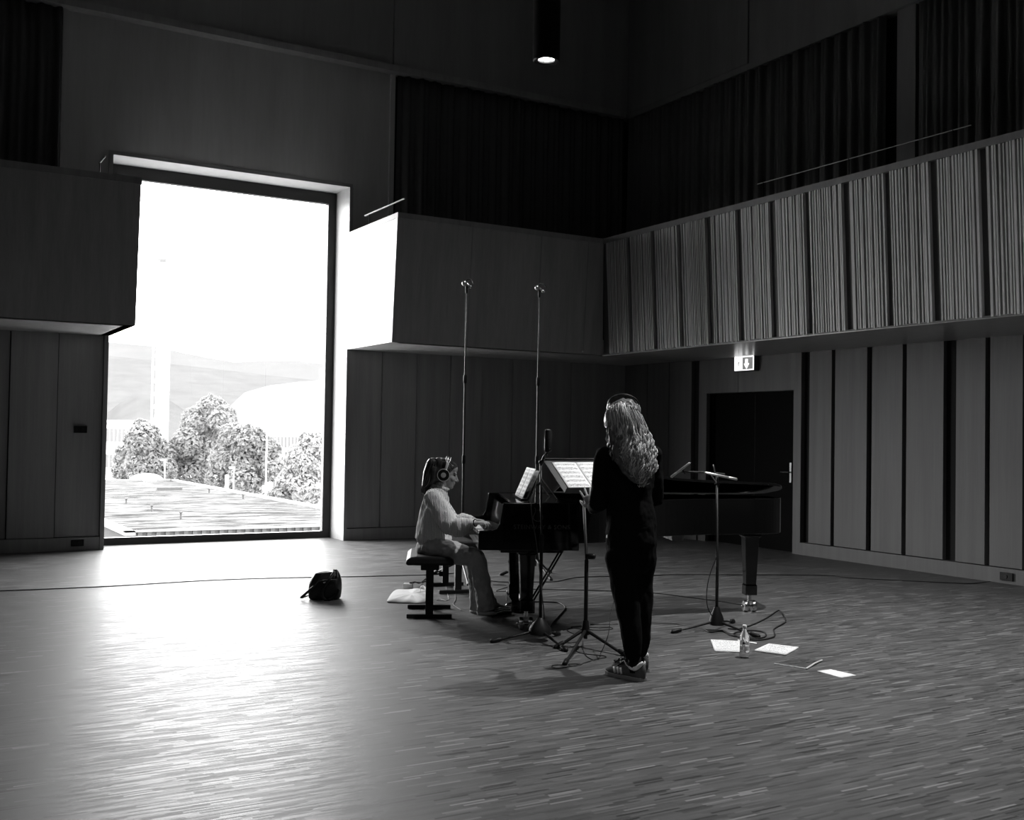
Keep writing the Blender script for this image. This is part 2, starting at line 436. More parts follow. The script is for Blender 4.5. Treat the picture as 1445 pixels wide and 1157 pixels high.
# right-hand part of the back gallery
g = MB(); zt = Z2
g.add([(XE+.12, YF, Z1), (XF, YF, Z1), (XF-LR, YF-LB, zt), (XE+.12, YF-LB, zt), (XE+.12, YF+.14, Z1), (XF, YF+.14, Z1), (XF-LR, YF-LB+.14, zt), (XE+.12, YF-LB+.14, zt)], [(0,1,2,3), (5,4,7,6), (0,4,5,1), (3,2,6,7), (0,3,7,4), (1,5,6,2)])
g.box((XE+.12, YF, Z1), (XR, YB+.02, Z1+.22))
g.add([(XE, YF, Z1), (XE+.12, YF, Z1), (XE+.12, YB-.051, Z1), (XE, YB-.051, Z1), (XE, YF-LB, Z2), (XE+.12, YF-LB, Z2), (XE+.12, YB-.051, Z2), (XE, YB-.051, Z2)], [(0,3,2,1),(4,5,6,7),(0,1,5,4),(1,2,6,5),(2,3,7,6),(3,0,4,7)])
G2 = struct('wall_gallery_back', g, BOXWOOD)
cp = MB().box((XE+.14, YF-LB-.016, Z2-.07), (XF-LR-.01, YF-LB+.16, Z2)); cp.box((XE-.006, YF-LB-.016, Z2-.07), (XE+.14, YB-.052, Z2))
struct('coping', cp, WALLWOOD, G2)
# seams on the front of the back gallery
mb = MB()
for x in (6.69, 7.77, 8.55):
    mb.add([(x, YF-.002, Z1), (x+.012, YF-.002, Z1), (x+.012, YF-.002-LB, Z2-.07), (x, YF-.002-LB, Z2-.07), (x, YF+.02, Z1), (x+.012, YF+.02, Z1), (x+.012, YF+.02-LB, Z2-.07), (x, YF+.02-LB, Z2-.07)], [(0,1,2,3), (5,4,7,6), (0,4,5,1), (3,2,6,7), (0,3,7,4), (1,5,6,2)])
struct('seam', mb, WALLWOOD, G2)
# right gallery, slatted
def rq(mb, y0, y1, d0, d1, z0=Z1, z1=Z2-.07):
    """upright strip on the leaning front, from depth d0 to d1 in front of it"""
    t0, t1 = (z0-Z1)/(Z2-Z1), (z1-Z1)/(Z2-Z1)
    x = lambda t, d: XF - LR*t - d
    mb.add([(x(t0,d0), y0, z0), (x(t0,d0), y1, z0), (x(t1,d0), y1, z1), (x(t1,d0), y0, z1), (x(t0,d1), y0, z0), (x(t0,d1), y1, z0), (x(t1,d1), y1, z1), (x(t1,d1), y0, z1)], [(0,1,2,3), (5,4,7,6), (0,4,5,1), (3,2,6,7), (0,3,7,4), (1,5,6,2)])
g = MB(); rq(g, YN, YF, -.14, -.03, Z1, Z2); g.box((XF+.03, YN, Z1), (XR+.06, YF+.2, Z1+.22))
G3 = struct('wall_gallery_right', g, wood_mat('gallery_backing', .07, .10, .7))
sl = MB(); rnd = random.Random(3)
yc = 11.46-.09+.554*2-.0
while yc > YN+.3:
    y0, y1 = yc-.464, yc
    yy = y0
    while yy < y1-.012:
        w = rnd.choice((.014, .018, .018, .022, .026)); d = rnd.choice((.03, .022, .034, .028))
        if yy+w > y1: w = y1-yy
        if yy+w < YF-.02: rq(sl, yy, yy+w, -.03, d-.03+.012)
        yy += w + rnd.choice((.012, .014, .018, .024))
    yc -= .554
struct('slats', sl, SLATWOOD, G3)
cp = MB(); rq(cp, YN, YF-LB+.02, -.15, .022, Z2-.07, Z2); rq(cp, YN, YF, -.03, .012, Z1, Z1+.012); struct('coping', cp, PANELR, G3)
struct('soffit', MB().box((XF+.002, YN, Z1-.012), (XR+.02, YF+.01, Z1-.001)), wood_mat('soffit_wood', .26, .36, .3), G3)

# curtains on the gallery walls
def curtain(name, label, along, a, b, off, z0, z1, sd, group='dark curtains along the galleries'):
    n = max(8, int(abs(b-a)/.022)); r = random.Random(sd); ph = [r.uniform(0, 6.28) for _ in range(4)]
    def fn(u, v):
        t = a + (b-a)*u
        w = .045*sin(t*27+ph[0]+.8*sin(t*3+ph[1])) + .03*sin(t*61+ph[2]) + .025*sin(t*9+ph[3])
        w *= .6+.4*(1-v)
        z = z0 + (z1-z0)*v
        return (t, off-.09+w, z) if along == 'x' else (off-.09+w, t, z)
    mb = MB().grid(fn, n, 4)
    o = obj(name, mb, CURT, smooth=True); sol = o.modifiers.new('t', 'SOLIDIFY'); sol.thickness = .006
    return tag(o, label, 'curtain', group)
curtain('curtain', 'dark pleated curtain on the back wall left of the window, above the gallery', 'x', -5, 1.78, YB, 2.92, Z3-.01, 1)
curtain('curtain', 'dark pleated curtain on the back wall between the window and the corner', 'x', 6.3, XR-.2, YB, 2.92, Z3-.01, 2)
curtain('curtain', 'dark pleated curtain on the right wall from the corner to the upright post', 'y', 8.92, YB-.2, XR, 2.92, Z3-.01, 3)
curtain('curtain', 'dark pleated curtain on the right wall nearer than the upright post', 'y', 0, 8.44, XR, 2.92, Z3-.01, 4)

# handrails on the galleries
def rail(label, pts, posts, r=.012, m=None):
    t = thing('handrail', label, 'handrail', (pts[0][0], pts[0][1], Z2), 0, 'gallery handrails')
    o = Vector(t.location); obj('rail', MB().tube([Vector(p)-o for p in pts], r, 8), m or REVEAL, t, smooth=True)
    for p in posts: obj('post', MB().tube([Vector(p)-o, Vector((p[0], p[1], pts[0][2]))-o], .007, 6), BLACKM, t)
rail('short pale handrail on top of the gallery end right of the window', [(5.72, 13.9, 4.53), (5.72, 12.6, 4.53)], [(5.72, 13.75, Z2), (5.72, 12.72, Z2)])
rail('stub of pale handrail on the gallery left of the window', [(2.19, 13.35, 4.73), (2.19, 13.75, 4.73)], [(2.19, 13.7, Z2)])
rail('thin handrail along the top of the slatted right gallery', [(XF-.02, 6.6, 4.53), (XF-.02, 9.5, 4.53)], [(XF-.02, k, Z2) for k in (6.8, 8.1, 9.4)], .005)

# sockets and switch plates
def plate(name, label, cat, lo, hi, mats=BLACKP):
    c = (Vector(lo)+Vector(hi))/2
    t = thing(name, label, cat, (c.x, c.y, lo[2]))
    o = Vector(t.location); obj('cover', MB().box(Vector(lo)-o, Vector(hi)-o), mats, t, bevel=.004)
    return t, o
t, o = plate('wall_switch', 'small black switch plate on the left wall board beside the window', 'switch', (2.05, YB-.045, 1.455), (2.2, YB-.0, 1.54))
obj('rocker', MB().box(Vector((2.07, YB-.052, 1.47))-o, Vector((2.115, YB-.045, 1.525))-o).box(Vector((2.135, YB-.052, 1.47))-o, Vector((2.18, YB-.045, 1.525))-o), BLACKM, t)
t, o = plate('wall_socket', 'black socket box in the baseboard left of the window', 'socket', (2.045, YB-.05, .055), (2.195, YB-.035, .135))
obj('outlet', MB().lathe([(.022, 0), (.022, .004)], Vector((2.085, YB-.05, .095))-o, 16, Matrix.Rotation(pi/2, 3, 'X')).lathe([(.022, 0), (.022, .004)], Vector((2.15, YB-.05, .095))-o, 16, Matrix.Rotation(pi/2, 3, 'X')), BLACKM, t)
t, o = plate('wall_socket', 'black socket box in the baseboard of the right wall, cable plugged in', 'socket', (XR-.05, 7.215, .035), (XR-.03, 7.37, .12))
obj('outlet', MB().lathe([(.022, 0), (.022, .006)], Vector((XR-.05, 7.3, .078))-o, 16, Matrix.Rotation(-pi/2, 3, 'Y')), BLACKM, t)

# exit sign over the door
SX = XR-.09
t = thing('exit_sign', 'lit emergency exit sign above the black door', 'sign', (SX, 11.24, 2.46))
y0, y1, z0, z1 = 11.15-11.24, 11.53-11.24, .01, .205
obj('housing', MB().box((.0, y0-.012, z0-.012), (.085, y1+.012, z1+.012)), mat('sign_housing', .1, .5), t, bevel=.006)
obj('panel', MB().box((-.006, y0+.008, z0+.008), (.001, y1-.008, z1-.008)), mat('sign_green_panel', .3, .5, emit=.16), t)
LITW = mat('sign_white', .8, .5, emit=2.2)
bd = MB(); e = .011
bd.box((-.009, y0, z0), (.0, y1, z0+e)).box((-.009, y0, z1-e), (.0, y1, z1)).box((-.009, y0, z0+e), (.0, y0+e, z1-e)).box((-.009, y1-e, z0+e), (.0, y1, z1-e))
obj('border', bd, LITW, t)
door_y0, door_y1 = y1-.155, y1-.03
obj('door_symbol', MB().box((-.010, door_y0, z0+.012), (-.0055, door_y1, z1-.022)), LITW, t)
ar = [(-.052-.0, .03), (-.105, .105), (-.075, .1), (-.075, .165), (-.03, .165), (-.03, .1), (0.0, .105)]
obj('arrow_symbol', MB().prism([(p[0]+.10, p[1]) for p in ar], 0, -.010, -.0055), LITW, t)
man = MB(); yc_ = (door_y0+door_y1)/2
man.ball((-.012, yc_-.004, .15), (.003, .011, .011), 10)
man.tube([(-.011, yc_+.002, .132), (-.011, yc_+.01, .092)], [(.003, .011)]*2, 8, side=(1, 0, 0))
for q in ([(yc_+.0, .128), (yc_-.022, .112), (yc_-.032, .126)], [(yc_+.004, .126), (yc_+.026, .118), (yc_+.03, .098)], [(yc_+.01, .092), (yc_-.012, .074), (yc_-.01, .04)], [(yc_+.012, .092), (yc_+.022, .062), (yc_+.045, .05)]):
    man.tube([(-.011, a, b) for a, b in q], [(.003, .006)]*3, 6, side=(1, 0, 0))
obj('running_figure_symbol', man, mat('sign_figure', .25, .5, emit=.3), t)

# pendant lamps: black tubes
LAMPZ = 5.15
def pendant(x, y, label, w):
    t = thing('pendant_lamp', label, 'lamp', (x, y, LAMPZ), 0, 'black tube pendant lamps')
    R_, r_ = .132, .082
    prof = [(r_, .06), (r_, .012), (R_-.01, 0), (R_, .01), (R_, ZC-LAMPZ), (.05, ZC-LAMPZ)]
    mb = MB(); seg = 40; vs = []; fs = []
    for rr, z in prof:
        for k in range(seg): vs.append((rr*cos(2*pi*k/seg), rr*sin(2*pi*k/seg), z))
    for i in range(len(prof)-1):
        for k in range(seg):
            k2 = (k+1) % seg; fs.append((i*seg+k, i*seg+k2, (i+1)*seg+k2, (i+1)*seg+k))
    mb.add(vs, fs)
    obj('tube', mb, mat('lamp_tube', .006, .6, .2), t, auto=True)
    obj('lens', MB().lathe([(.081, .03), (.081, .036)], (0, 0, 0), 32), mat('lamp_lens', .8, .4, emit=25), t)
    ld = bpy.data.lights.new('lamp_beam', 'SPOT'); ld.energy = w; ld.spot_size = radians(108); ld.spot_blend = 1.0; ld.shadow_soft_size = .05
    lo = bpy.data.objects.new('lamp_beam', ld); COL.objects.link(lo); lo.parent = t; lo.location = (0, 0, -.02)
    return t
v0 = at(771, 87, 10.5)
LAMPZ = v0.z
LW = 620
pendant(v0.x, v0.y, 'black tube pendant lamp with a lit round lens, hanging near the top of the photo', LW*.4)
def lampL(r, f, lab, w): p = L(r, f, 0); pendant(p.x, p.y, lab, w)
lampL(2.65, 7.4, 'black tube pendant lamp hanging above the floor right of the standing person', LW*2.0)
lampL(4.6, 8.4, 'added unseen pendant lamp hanging nearest the slatted right gallery', LW*.06)  # weak pendant out of view, added for its light
lampL(1.2, 3.6, 'added unseen pendant lamp for fill light above the open floor in front of the standing person', LW*.12)  # unseen pendant, added because the hall needs more light
lampL(-2.6, 4.4, 'added unseen pendant lamp for fill light above the left part of the floor', LW*.25)  # another out-of-view pendant, put in as fill light
# ================================================================== GRAND PIANO
PO = L(-.235, 8.04, 0); PROT = -YAW + .0992
piano = thing('grand_piano', 'black concert grand piano with lid on a low prop, in the middle of the floor', 'piano', PO, PROT)
PM = Matrix.Translation(PO) @ Matrix.Rotation(PROT, 4, 'Z')
def pl(x, y, z): return PM @ Vector((x, y, z))
RZ0, RZ1 = .70, 1.0
ctrl = [(.74, 0, 0), (.92, .06, 0), (1.12, .22, 0), (1.36, .45, 0), (1.62, .64, 0), (1.9, .76, 0), (2.2, .83, 0), (2.45, .88, 0), (2.62, .95, 0), (2.70, 1.06, 0), (2.73, 1.2, 0), (2.68, 1.35, 0), (2.55, 1.45, 0), (2.35, 1.48, 0)]
curve = [(p.x, p.y) for p in smooth_path(ctrl, 5)]
outline = [(.18, 0)] + curve + [(.18, 1.48)]
def inset(poly, d):
    n = len(poly); out = []
    for i in range(n):
        a, b, c = Vector(poly[i-1]), Vector(poly[i]), Vector(poly[(i+1) % n])
        n1 = Vector((-(b-a).y, (b-a).x)).normalized(); n2 = Vector((-(c-b).y, (c-b).x)).normalized()
        m = (n1+n2).normalized(); k = d/max(.4, m.dot(n1)); out.append(tuple(b+m*k))
    return out
inner = inset(outline, .05)
n = len(outline); rim = MB()
vs = [(x, y, RZ0) for x, y in outline] + [(x, y, RZ1) for x, y in outline] + [(x, y, RZ0) for x, y in inner] + [(x, y, RZ1) for x, y in inner]
fs = []
for i in range(n-1):
    j = i+1
    fs += [(i, j, n+j, n+i), (2*n+j, 2*n+i, 3*n+i, 3*n+j), (n+i, n+j, 3*n+j, 3*n+i), (j, i, 2*n+i, 2*n+j)]
fs += [(0, n, 3*n, 2*n), (n-1, 3*n-1, 4*n-1, 2*n-1)]
rim.add(vs, fs)
obj('rim', rim, PIANO, piano, bevel=.004, auto=False)
pb = MB().prism(inset(outline, .045), 2, .86, .88); obj('iron_plate', pb, PIANOIN, piano)
pb = MB().prism(inset(outline, .03), 2, .70, .72); pb.box((1.0, .9, .64), (1.1, 1.45, .71)).box((1.7, .9, .64), (1.8, 1.45, .71)); obj('soundboard', pb, mat('soundboard_wood', .1, .6), piano)
arm = [(0, .645), (0, .775), (.012, .788), (.10, .79), (.135, .803), (.158, .84), (.172, .92), (.182, .992), (.192, 1.0), (.76, 1.0), (.76, .645)]
for ya, yb in ((0, .055), (1.425, 1.48)):
    obj('cheek', MB().prism(arm, 1, ya, yb), PIANO, piano, bevel=.005)
obj('keybed', MB().box((.005, .05, .645), (.75, 1.43, .715)), PIANO, piano, bevel=.004)
obj('key_slip', MB().box((.006, .055, .71), (.03, 1.425, .742)), PIANO, piano, bevel=.003)
for ya, yb in ((.055, .125), (1.355, 1.425)): obj('key_block', MB().box((.028, ya, .71), (.2, yb, .775)), PIANO, piano, bevel=.006)
fb = MB().prism([(.19, .752), (.215, .752), (.25, .95), (.225, .95)], 1, .057, 1.423); obj('fallboard', fb, PIANO, piano, bevel=.004)
me_w = None; me_b = None
wm = fixn(MB().box((.03, -.0111, .712), (.19, .0111, .748)).mesh('white_key')); bmh = fixn(MB().box((.08, -.0055, .745), (.19, .0055, .76)).mesh('black_key'))
wm.materials.append(IVORY); bmh.materials.append(EBONY)
for k in range(52):
    o = bpy.data.objects.new('white_key', wm); COL.objects.link(o); o.parent = piano; o.location = (0, 1.355-.0118-k*.02365, 0)
    if k < 51 and (k % 7) not in (1, 4):
        o = bpy.data.objects.new('black_key', bmh); COL.objects.link(o); o.parent = piano; o.location = (0, 1.355-(k+1)*.02365, 0)
# top shelf, music desk
obj('music_shelf', MB().box((.27, .06, .975), (.72, 1.42, .998)), PIANO, piano, bevel=.003)
dk = MB().prism([(.40, 1.0), (.415, 1.0), (.515, 1.235), (.50, 1.235)], 1, .36, 1.12)
obj('music_desk', dk, PIANO, piano, bevel=.003)
obj('desk_ledge', MB().box((.355, .36, .998), (.41, 1.12, 1.012)), PIANO, piano, bevel=.002)
for yy in (.5, .98): obj('desk_strut', MB().tube([(.50, yy, 1.2), (.66, yy, 1.0)], .006, 6), CHROME, piano)
# lid on the low prop: hinged along the straight bass side
lidp = [(.77, -.012)] + [(x+.006, y-.012) for x, y in curve[3:-8]] + [(2.74, 1.2), (2.68, 1.4), (2.45, 1.49), (.77, 1.49)]
TILT = radians(10.5); hz = Vector((0, 1.485, 1.003))
LM = Matrix.Translation(hz) @ Matrix.Rotation(-TILT, 4, 'X') @ Matrix.Translation(-hz)
lid = obj('lid', MB().prism(lidp, 2, 1.005, 1.027, LM), PIANO, piano, bevel=.004)
flap = [(.785, .0), (.95, .08), (1.12, .21), (1.34, .42), (1.345, 1.48), (.785, 1.48)]
obj('lid_flap', MB().prism(flap, 2, 1.030, 1.050, LM), PIANO, piano, bevel=.004)
a = Vector((1.5, .62, .9)); b = LM @ Vector((1.5, .66, 1.005)); obj('lid_prop', MB().tube([a, b], .009, 8), PIANO, piano)
# legs with brass casters
def leg(x, y, top):
    mb = MB()
    mb.add([(x+sx*w, y+sy*w, z) for z, w in ((top, .078), (top-.05, .078), (top-.06, .062), (.24, .045), (.235, .052), (.15, .052)) for sx, sy in ((-1,-1),(1,-1),(1,1),(-1,1))],
           [(3, 2, 1, 0), (20, 21, 22, 23)] + [(4*i+k, 4*i+(k+1) % 4, 4*i+4+(k+1) % 4, 4*i+4+k) for i in range(5) for k in range(4)])
    g = obj('leg', mb, PIANO, piano, bevel=.006)
    cs = MB().lathe([(.016, .10), (.016, .16)], (x, y, 0), 12); cs.box((x-.02, y-.03, .085), (x+.02, y+.03, .10))
    for sx in (-.036, .036):
        cs.lathe([(.018, -.020), (.046, -.018), (.050, -.010), (.050, .010), (.046, .018), (.018, .020)], (x+sx*1.0, y, .0505), 24, Matrix.Rotation(pi/2, 3, 'Y'))
    cs.tube([(x-.06, y, .0505), (x+.06, y, .0505)], .012, 8)
    obj('caster', cs, BRASS, g, auto=True)
for x, y, t in ((.40, .30, .645), (.40, 1.2, .645), (2.46, 1.15, .71)): leg(x, y, t)
obj('leg_plate', MB().box((.18, .14, .612), (.66, .46, .646)), PIANO, piano, bevel=.004); obj('leg_plate', MB().box((.18, 1.04, .612), (.66, 1.36, .646)), PIANO, piano, bevel=.004)
# pedal lyre
ly = MB()
for yy in (.66, .82): ly.tube([(.42, yy, .645), (.42, yy, .18)], [(.02, .024)]*2, 10, side=(1, 0, 0))
ly.box((.36, .57, .62), (.52, .91, .646)); ly.box((.31, .55, .085), (.50, .93, .185))
obj('lyre', ly, PIANO, piano, bevel=.005)
for k, yy in enumerate((.65, .74, .83)): obj('pedal', MB().tube([(.36, yy, .10), (.25, yy, .085), (.20, yy, .07)], [(.012, .006), (.014, .006), (.024, .006)], 10, side=(0, 1, 0)), BRASS, piano)
for yy in (.68, .80): obj('lyre_rod', MB().tube([(.5, yy, .16), (.80, yy, .68)], .008, 8), PIANO, piano)
# gilt maker's lettering and emblem on the treble cheek
def text(name, s, size, m, parent, M, ext=.0006, align='CENTER', space=1.0):
    cu = bpy.data.curves.new(name, 'FONT'); cu.body = s; cu.size = size; cu.extrude = ext; cu.align_x = align; cu.space_character = space
    o = bpy.data.objects.new(name, cu); COL.objects.link(o); bpy.context.view_layer.update()
    me = bpy.data.meshes.new_from_object(o.evaluated_get(bpy.context.evaluated_depsgraph_get())); bpy.data.objects.remove(o)
    me.transform(M); return link(name, me, m, parent)
GILT = mat('gilt_lettering', .10, .35, .4, .9)
text('lettering', 'STEINWAY & SONS', .046, GILT, piano, Matrix.Translation((.475, -.0005, .806)) @ Matrix.Rotation(pi/2, 4, 'X'), space=1.1)
em = MB()
for sg in (-1, 1):
    em.tube([(.445+sg*p[0], -.0012, p[1]) for p in smooth_path([(.012, .868, 0), (.03, .876, 0), (.036, .90, 0), (.022, .93, 0), (.02, .955, 0), (.03, .966, 0)], 4)], [(.0032, .001)]*21, 6, side=(1, 0, 0), rnd=False)
for q in (-.008, 0, .008): em.box((.445+q-.001, -.0014, .87), (.445+q+.001, -.0004, .95))
em.box((.42, -.0014, .945), (.47, -.0004, .949)); em.box((.43, -.0014, .861), (.46, -.0004, .868))
obj('emblem', em, GILT, piano)

# score on the piano desk
def sheet(name, corners, m, thick=.004, bulge=0, parent=None, nu=8, rot=False):
    """corners: bottom-left, bottom-right, top-right, top-left; page text reads with u to the right, v down"""
    bl, br, tr, tl = [Vector(c) for c in corners]; nrm = (br-bl).cross(tl-bl).normalized()
    def fn(u, v): return (bl*(1-u)+br*u)*(1-v) + (tl*(1-u)+tr*u)*v + nrm*(bulge*sin(pi*u))
    me = MB().grid(fn, nu, 4).mesh(name); uv = me.uv_layers.new(name='UV')
    for l in me.loops:
        i = l.vertex_index; uv.data[l.index].uv = ((i % (nu+1))/nu, 1-(i//(nu+1))/4)
    o = link(name, me, m, parent, smooth=True)
    so = o.modifiers.new('thick', 'SOLIDIFY'); so.thickness = thick; so.offset = -1
    return o
sc_loc = pl(.38, .72, 1.013)
score = thing('music_score', 'open white score standing on the piano desk above the keyboard', 'sheet music', sc_loc, PROT + radians(2))
for k, (ya, yb) in enumerate(((.232, .004), (-.004, -.232))):
    sheet('page', [(-.004, ya, .0), (-.004, yb, .0), (.092, yb, .228), (.092, ya, .228)], SCORE, .004, .0015, score)

# ================================================================== BENCHES
def bench(name, label, near, far, px_seat_x0, zt, group, tilt=0):
    """adjustable bench: posts on foot bars at the two ends"""
    nb, fb_ = fl(*near), fl(*far); mid = (nb+fb_)/2; ax = (fb_-nb); ln = ax.length
    ang = math.atan2(ax.y, ax.x)
    t = thing(name, label, 'bench', mid, ang - pi/2, group)   # local y runs along the bench, x across it to the right
    seat = MB(); hw, hl = .19, ln/2+.12
    sec = [(-hw+.01, zt-.075), (-hw-.012, zt-.062), (-hw+.0, zt-.03), (-hw+.03, zt-.008), (-hw+.08, zt), (hw-.08, zt), (hw-.03, zt-.008), (hw-.0, zt-.03), (hw+.012, zt-.062), (hw-.01, zt-.075)]
    seat.prism(sec, 1, -hl, hl); obj('seat', seat, LEATHER, t, bevel=.02, seg=3, auto=False)
    obj('seat_frame', MB().box((-.075, -hl+.03, zt-.115), (.075, hl-.03, zt-.07)), BLACKM, t, bevel=.004)
    for sg in (-1, 1):
        p = obj('leg', MB().box((-.032, sg*ln/2-.02, .03), (.032, sg*ln/2+.02, zt-.10)), BLACKM, t, bevel=.003)
        obj('foot_bar', MB().box((-.185, sg*ln/2-.024, 0), (.185, sg*ln/2+.024, .034)), BLACKM, t, bevel=.004)
    obj('height_knob', MB().lathe([(.006, 0), (.006, .045), (.02, .045), (.02, .075)], (.03, -hl*.55, zt-.16), 14, Matrix.Rotation(pi/2, 3, 'Y')), BLACKP, t)
    obj('stretcher', MB().box((-.015, -ln/2, zt-.16), (.015, ln/2, zt-.135)), BLACKM, t)
    return t
bench('piano_bench', 'black padded piano bench the pianist sits on', (605.5, 872), (605.5, 858.5), 0, .515, 'piano benches')
bench('piano_bench', 'empty black piano bench behind the pianist, beside the keyboard', (646, 837), (628, 826.5), 0, .50, 'piano benches')

# ================================================================== STANDS
def tripod(t, o, feet, hub_z, hub_top, cone=.05, legr=.010):
    """legs from the hub to the feet (world points on the floor)"""
    for p in feet:
        d = Vector(p)-o; d.z = .014; a = Vector((0, 0, hub_z)) + Vector((d.x, d.y, 0)).normalized()*.03
        g = obj('leg', MB().tube([a, d*0.94+Vector((0, 0, .002))], [legr, legr*.8], 8), BLACKM, t, smooth=True)
        v = (d-a).normalized(); obj('rubber_foot', MB().tube([d-v*.05, d+v*.012], [.016, .019], 10), BLACKP, g, smooth=True)
    obj('hub', MB().lathe([(cone, hub_z-.025), (cone*.95, hub_z+.02), (.02, hub_top), (.0, hub_top)], (0, 0, 0), 20), BLACKP, t, auto=True)
def avg(ps): return sum(ps, Vector())/len(ps)

# large microphone on a straight stand in front of the piano
ft = [fl(697, 907), fl(797, 919), fl(787, 897)]; o = avg(ft); o = L(lev(fl(762, 904)).x, lev(fl(762, 904)).y, 0)
t = thing('microphone_stand', 'black straight microphone stand in front of the piano cheek, large microphone on top', 'microphone stand', o, 0, 'microphone stands')
tripod(t, o, ft, .075, .17, .085)
dA = lev(o).y
top = at(763, 652, dA) - o
obj('pole', MB().tube([(0, 0, .1), (0, 0, .72), (0, 0, .725), (top.x, top.y, top.z)], [.0125, .0125, .009, .009], 10, rnd=False), BLACKM, t, smooth=True)
obj('clutch', MB().lathe([(.014, .70), (.018, .71), (.018, .77), (.013, .78)], (0, 0, 0), 14), BLACKP, t, auto=True)
nk = at(772, 640, dA) - o
obj('swivel', MB().tube([top-Vector((0,0,.02)), (top+nk)/2+Vector((0,0,.005)), nk], [.010, .012, .010], 8).ball(top, .016, 10), BLACKM, t, smooth=True)
cl = at(757.5, 684, dA)-o; obj('clamp_knob', MB().tube([cl+Vector((0,0,0)), at(761.5, 682, dA)-o], .012, 8), BLACKP, t, smooth=True)
mo = at(773.3, 635.5, dA)
mt = thing('microphone', 'large black condenser microphone upright on the stand in front of the piano', 'microphone', mo, -YAW, 'recording microphones')
obj('body', MB().lathe([(.018, -.012), (.027, .0), (.028, .01), (.028, .075), (.026, .08)], (0, 0, 0), 24), BLACKP, mt, auto=True)
obj('grille', MB().lathe([(.026, .08), (.029, .083), (.029, .135), (.026, .15), (.015, .156), (0.001, .157)], (0, 0, 0), 24), mat('grille_mesh', .03, .45, .5, .5), mt, auto=True)
obj('switch', MB().lathe([(.004, 0), (.004, .003)], (.012, -.0265, .012), 10, Matrix.Rotation(pi/2, 3, 'X')), CHROME, mt)
cab = [at(*p, dA-.03) for p in ((768.5, 607), (767.6, 620), (767.4, 634), (769, 643), (766, 655), (761, 668), (755.5, 686), (749.8, 708), (751, 730), (756, 760), (761, 800), (766, 850))] + [fl(771, 895, .006)]
tag(obj('microphone_cable', MB().tube(smooth_path(cab, 5), .0042, 6), mat('grey_cable', .05, .45, .4)), 'thin cable hanging from the large microphone down its stand', 'cable', 'cables')

# music stand
ft = [fl(797.5, 938), fl(881, 926), fl(786, 915)]
o = fl(826, 913)
t = thing('music_stand', 'black music stand with tilted desk holding white sheets, beside the standing person', 'music stand', o, 0)
db = lev(o).y; tripod(t, o, ft, .115, .19, .03, .0125)
pt = at(824, 706, db)-o
obj('pole', MB().tube([(0, 0, .06), (0, 0, .62), (0, 0, .625), pt], [.0145, .0145, .0105, .0105], 12, rnd=False), BLACKM, t, smooth=True)
kn = at(827, 785, db)-o; kd = (at(837, 785, db-.02)-o)
obj('clamp_knob', MB().tube([(0, 0, kn.z), kn, kd], [.016, .02, .021], 12), BLACKP, t, smooth=True)
a_ = (R0*.86+F0*.51).normalized(); bh = (R0*.51-F0*.86).normalized()
SL = math.atan2(.235, .30); b_ = bh*cos(SL) - Z0*sin(SL); n_ = a_.cross(b_)*-1
if n_.z < 0: n_ = -n_
TL = L(.241, 7.98, 1.323) - o; DW, DH = .50, .365
def dp(u, v, w=0): return TL + a_*u + b_*v + n_*w
def slab(mb, u0, u1, v0, v1, w0, w1):
    mb.add([dp(u, v, w) for w in (w0, w1) for u, v in ((u0, v0), (u1, v0), (u1, v1), (u0, v1))], [(0,3,2,1),(4,5,6,7),(0,1,5,4),(1,2,6,5),(2,3,7,6),(3,0,4,7)])
DESKM = mat('stand_desk_metal', .045, .45, .5)
mb = MB(); slab(mb, 0, DW, 0, DH, -.004, 0); slab(mb, 0, DW, -.004, .0, -.004, .018); dk_ = obj('desk', mb, DESKM, t, bevel=.001)
mb = MB(); slab(mb, 0, DW, DH-.002, DH+.002, -.004, .05); obj('ledge', mb, DESKM, t)
mb = MB(); mb.tube([pt-Vector((0,0,.03)), dp(DW*.5, DH*.55, -.03), dp(DW*.5, DH*.5, -.006)], [.011, .013, .02], 10, rnd=False); obj('tilt_bracket', mb, BLACKM, t, smooth=True)
sh = thing('sheet_music', 'two white printed sheets lying on the tilted music stand', 'sheet music', o+dp(DW/2, DH/2), 0)
for k, (ua, ub) in enumerate(((.055, .262), (.266, .475))):
    P_ = [dp(ua, DH-.008, .006), dp(ub, DH-.008, .006), dp(ub, .03, .006), dp(ua, .03, .006)]
    sheet('page', [p - dp(DW/2, DH/2) for p in P_], SCORE, .003, .003, sh)

# stereo pair on a stand at the bend of the piano
ft = [fl(951.5, 893.5), fl(1068, 900), fl(1034, 879)]; o = fl(1011, 890.5)
t = thing('microphone_stand', 'black microphone stand at the curved side of the piano carrying two slim microphones', 'microphone stand', o, 0, 'microphone stands')
tripod(t, o, ft, .075, .19, .06); dc = lev(o).y
pt = at(1012, 668, dc)-o
obj('pole', MB().tube([(0, 0, .1), (0, 0, .66), (0, 0, .665), pt], [.0125, .0125, .009, .009], 10, rnd=False), BLACKM, t, smooth=True)
barl = at(962, 665.5, dc)-o; barr = at(1022, 669, dc)-o
obj('stereo_bar', MB().tube([barl, at(995, 666.3, dc)-o, barr], .007, 8), BLACKM, t, smooth=True)
for a, b in (((1007, 656), (1010, 671)), ((1003, 670), (1011, 680)), ((963, 663), (966.5, 668))):
    obj('clip', MB().tube([at(*a, dc-.01)-o, at(*b, dc-.01)-o], .006, 8), CHROME if a[0] > 1000 else BLACKP, t, smooth=True)
obj('thumb_screw', MB().tube([at(1010, 683, dc)-o, at(1014, 684, dc)-o], .009, 8), BLACKP, t, smooth=True)
SILV = mat('satin_nickel', .45, .32, .5, 1.0)
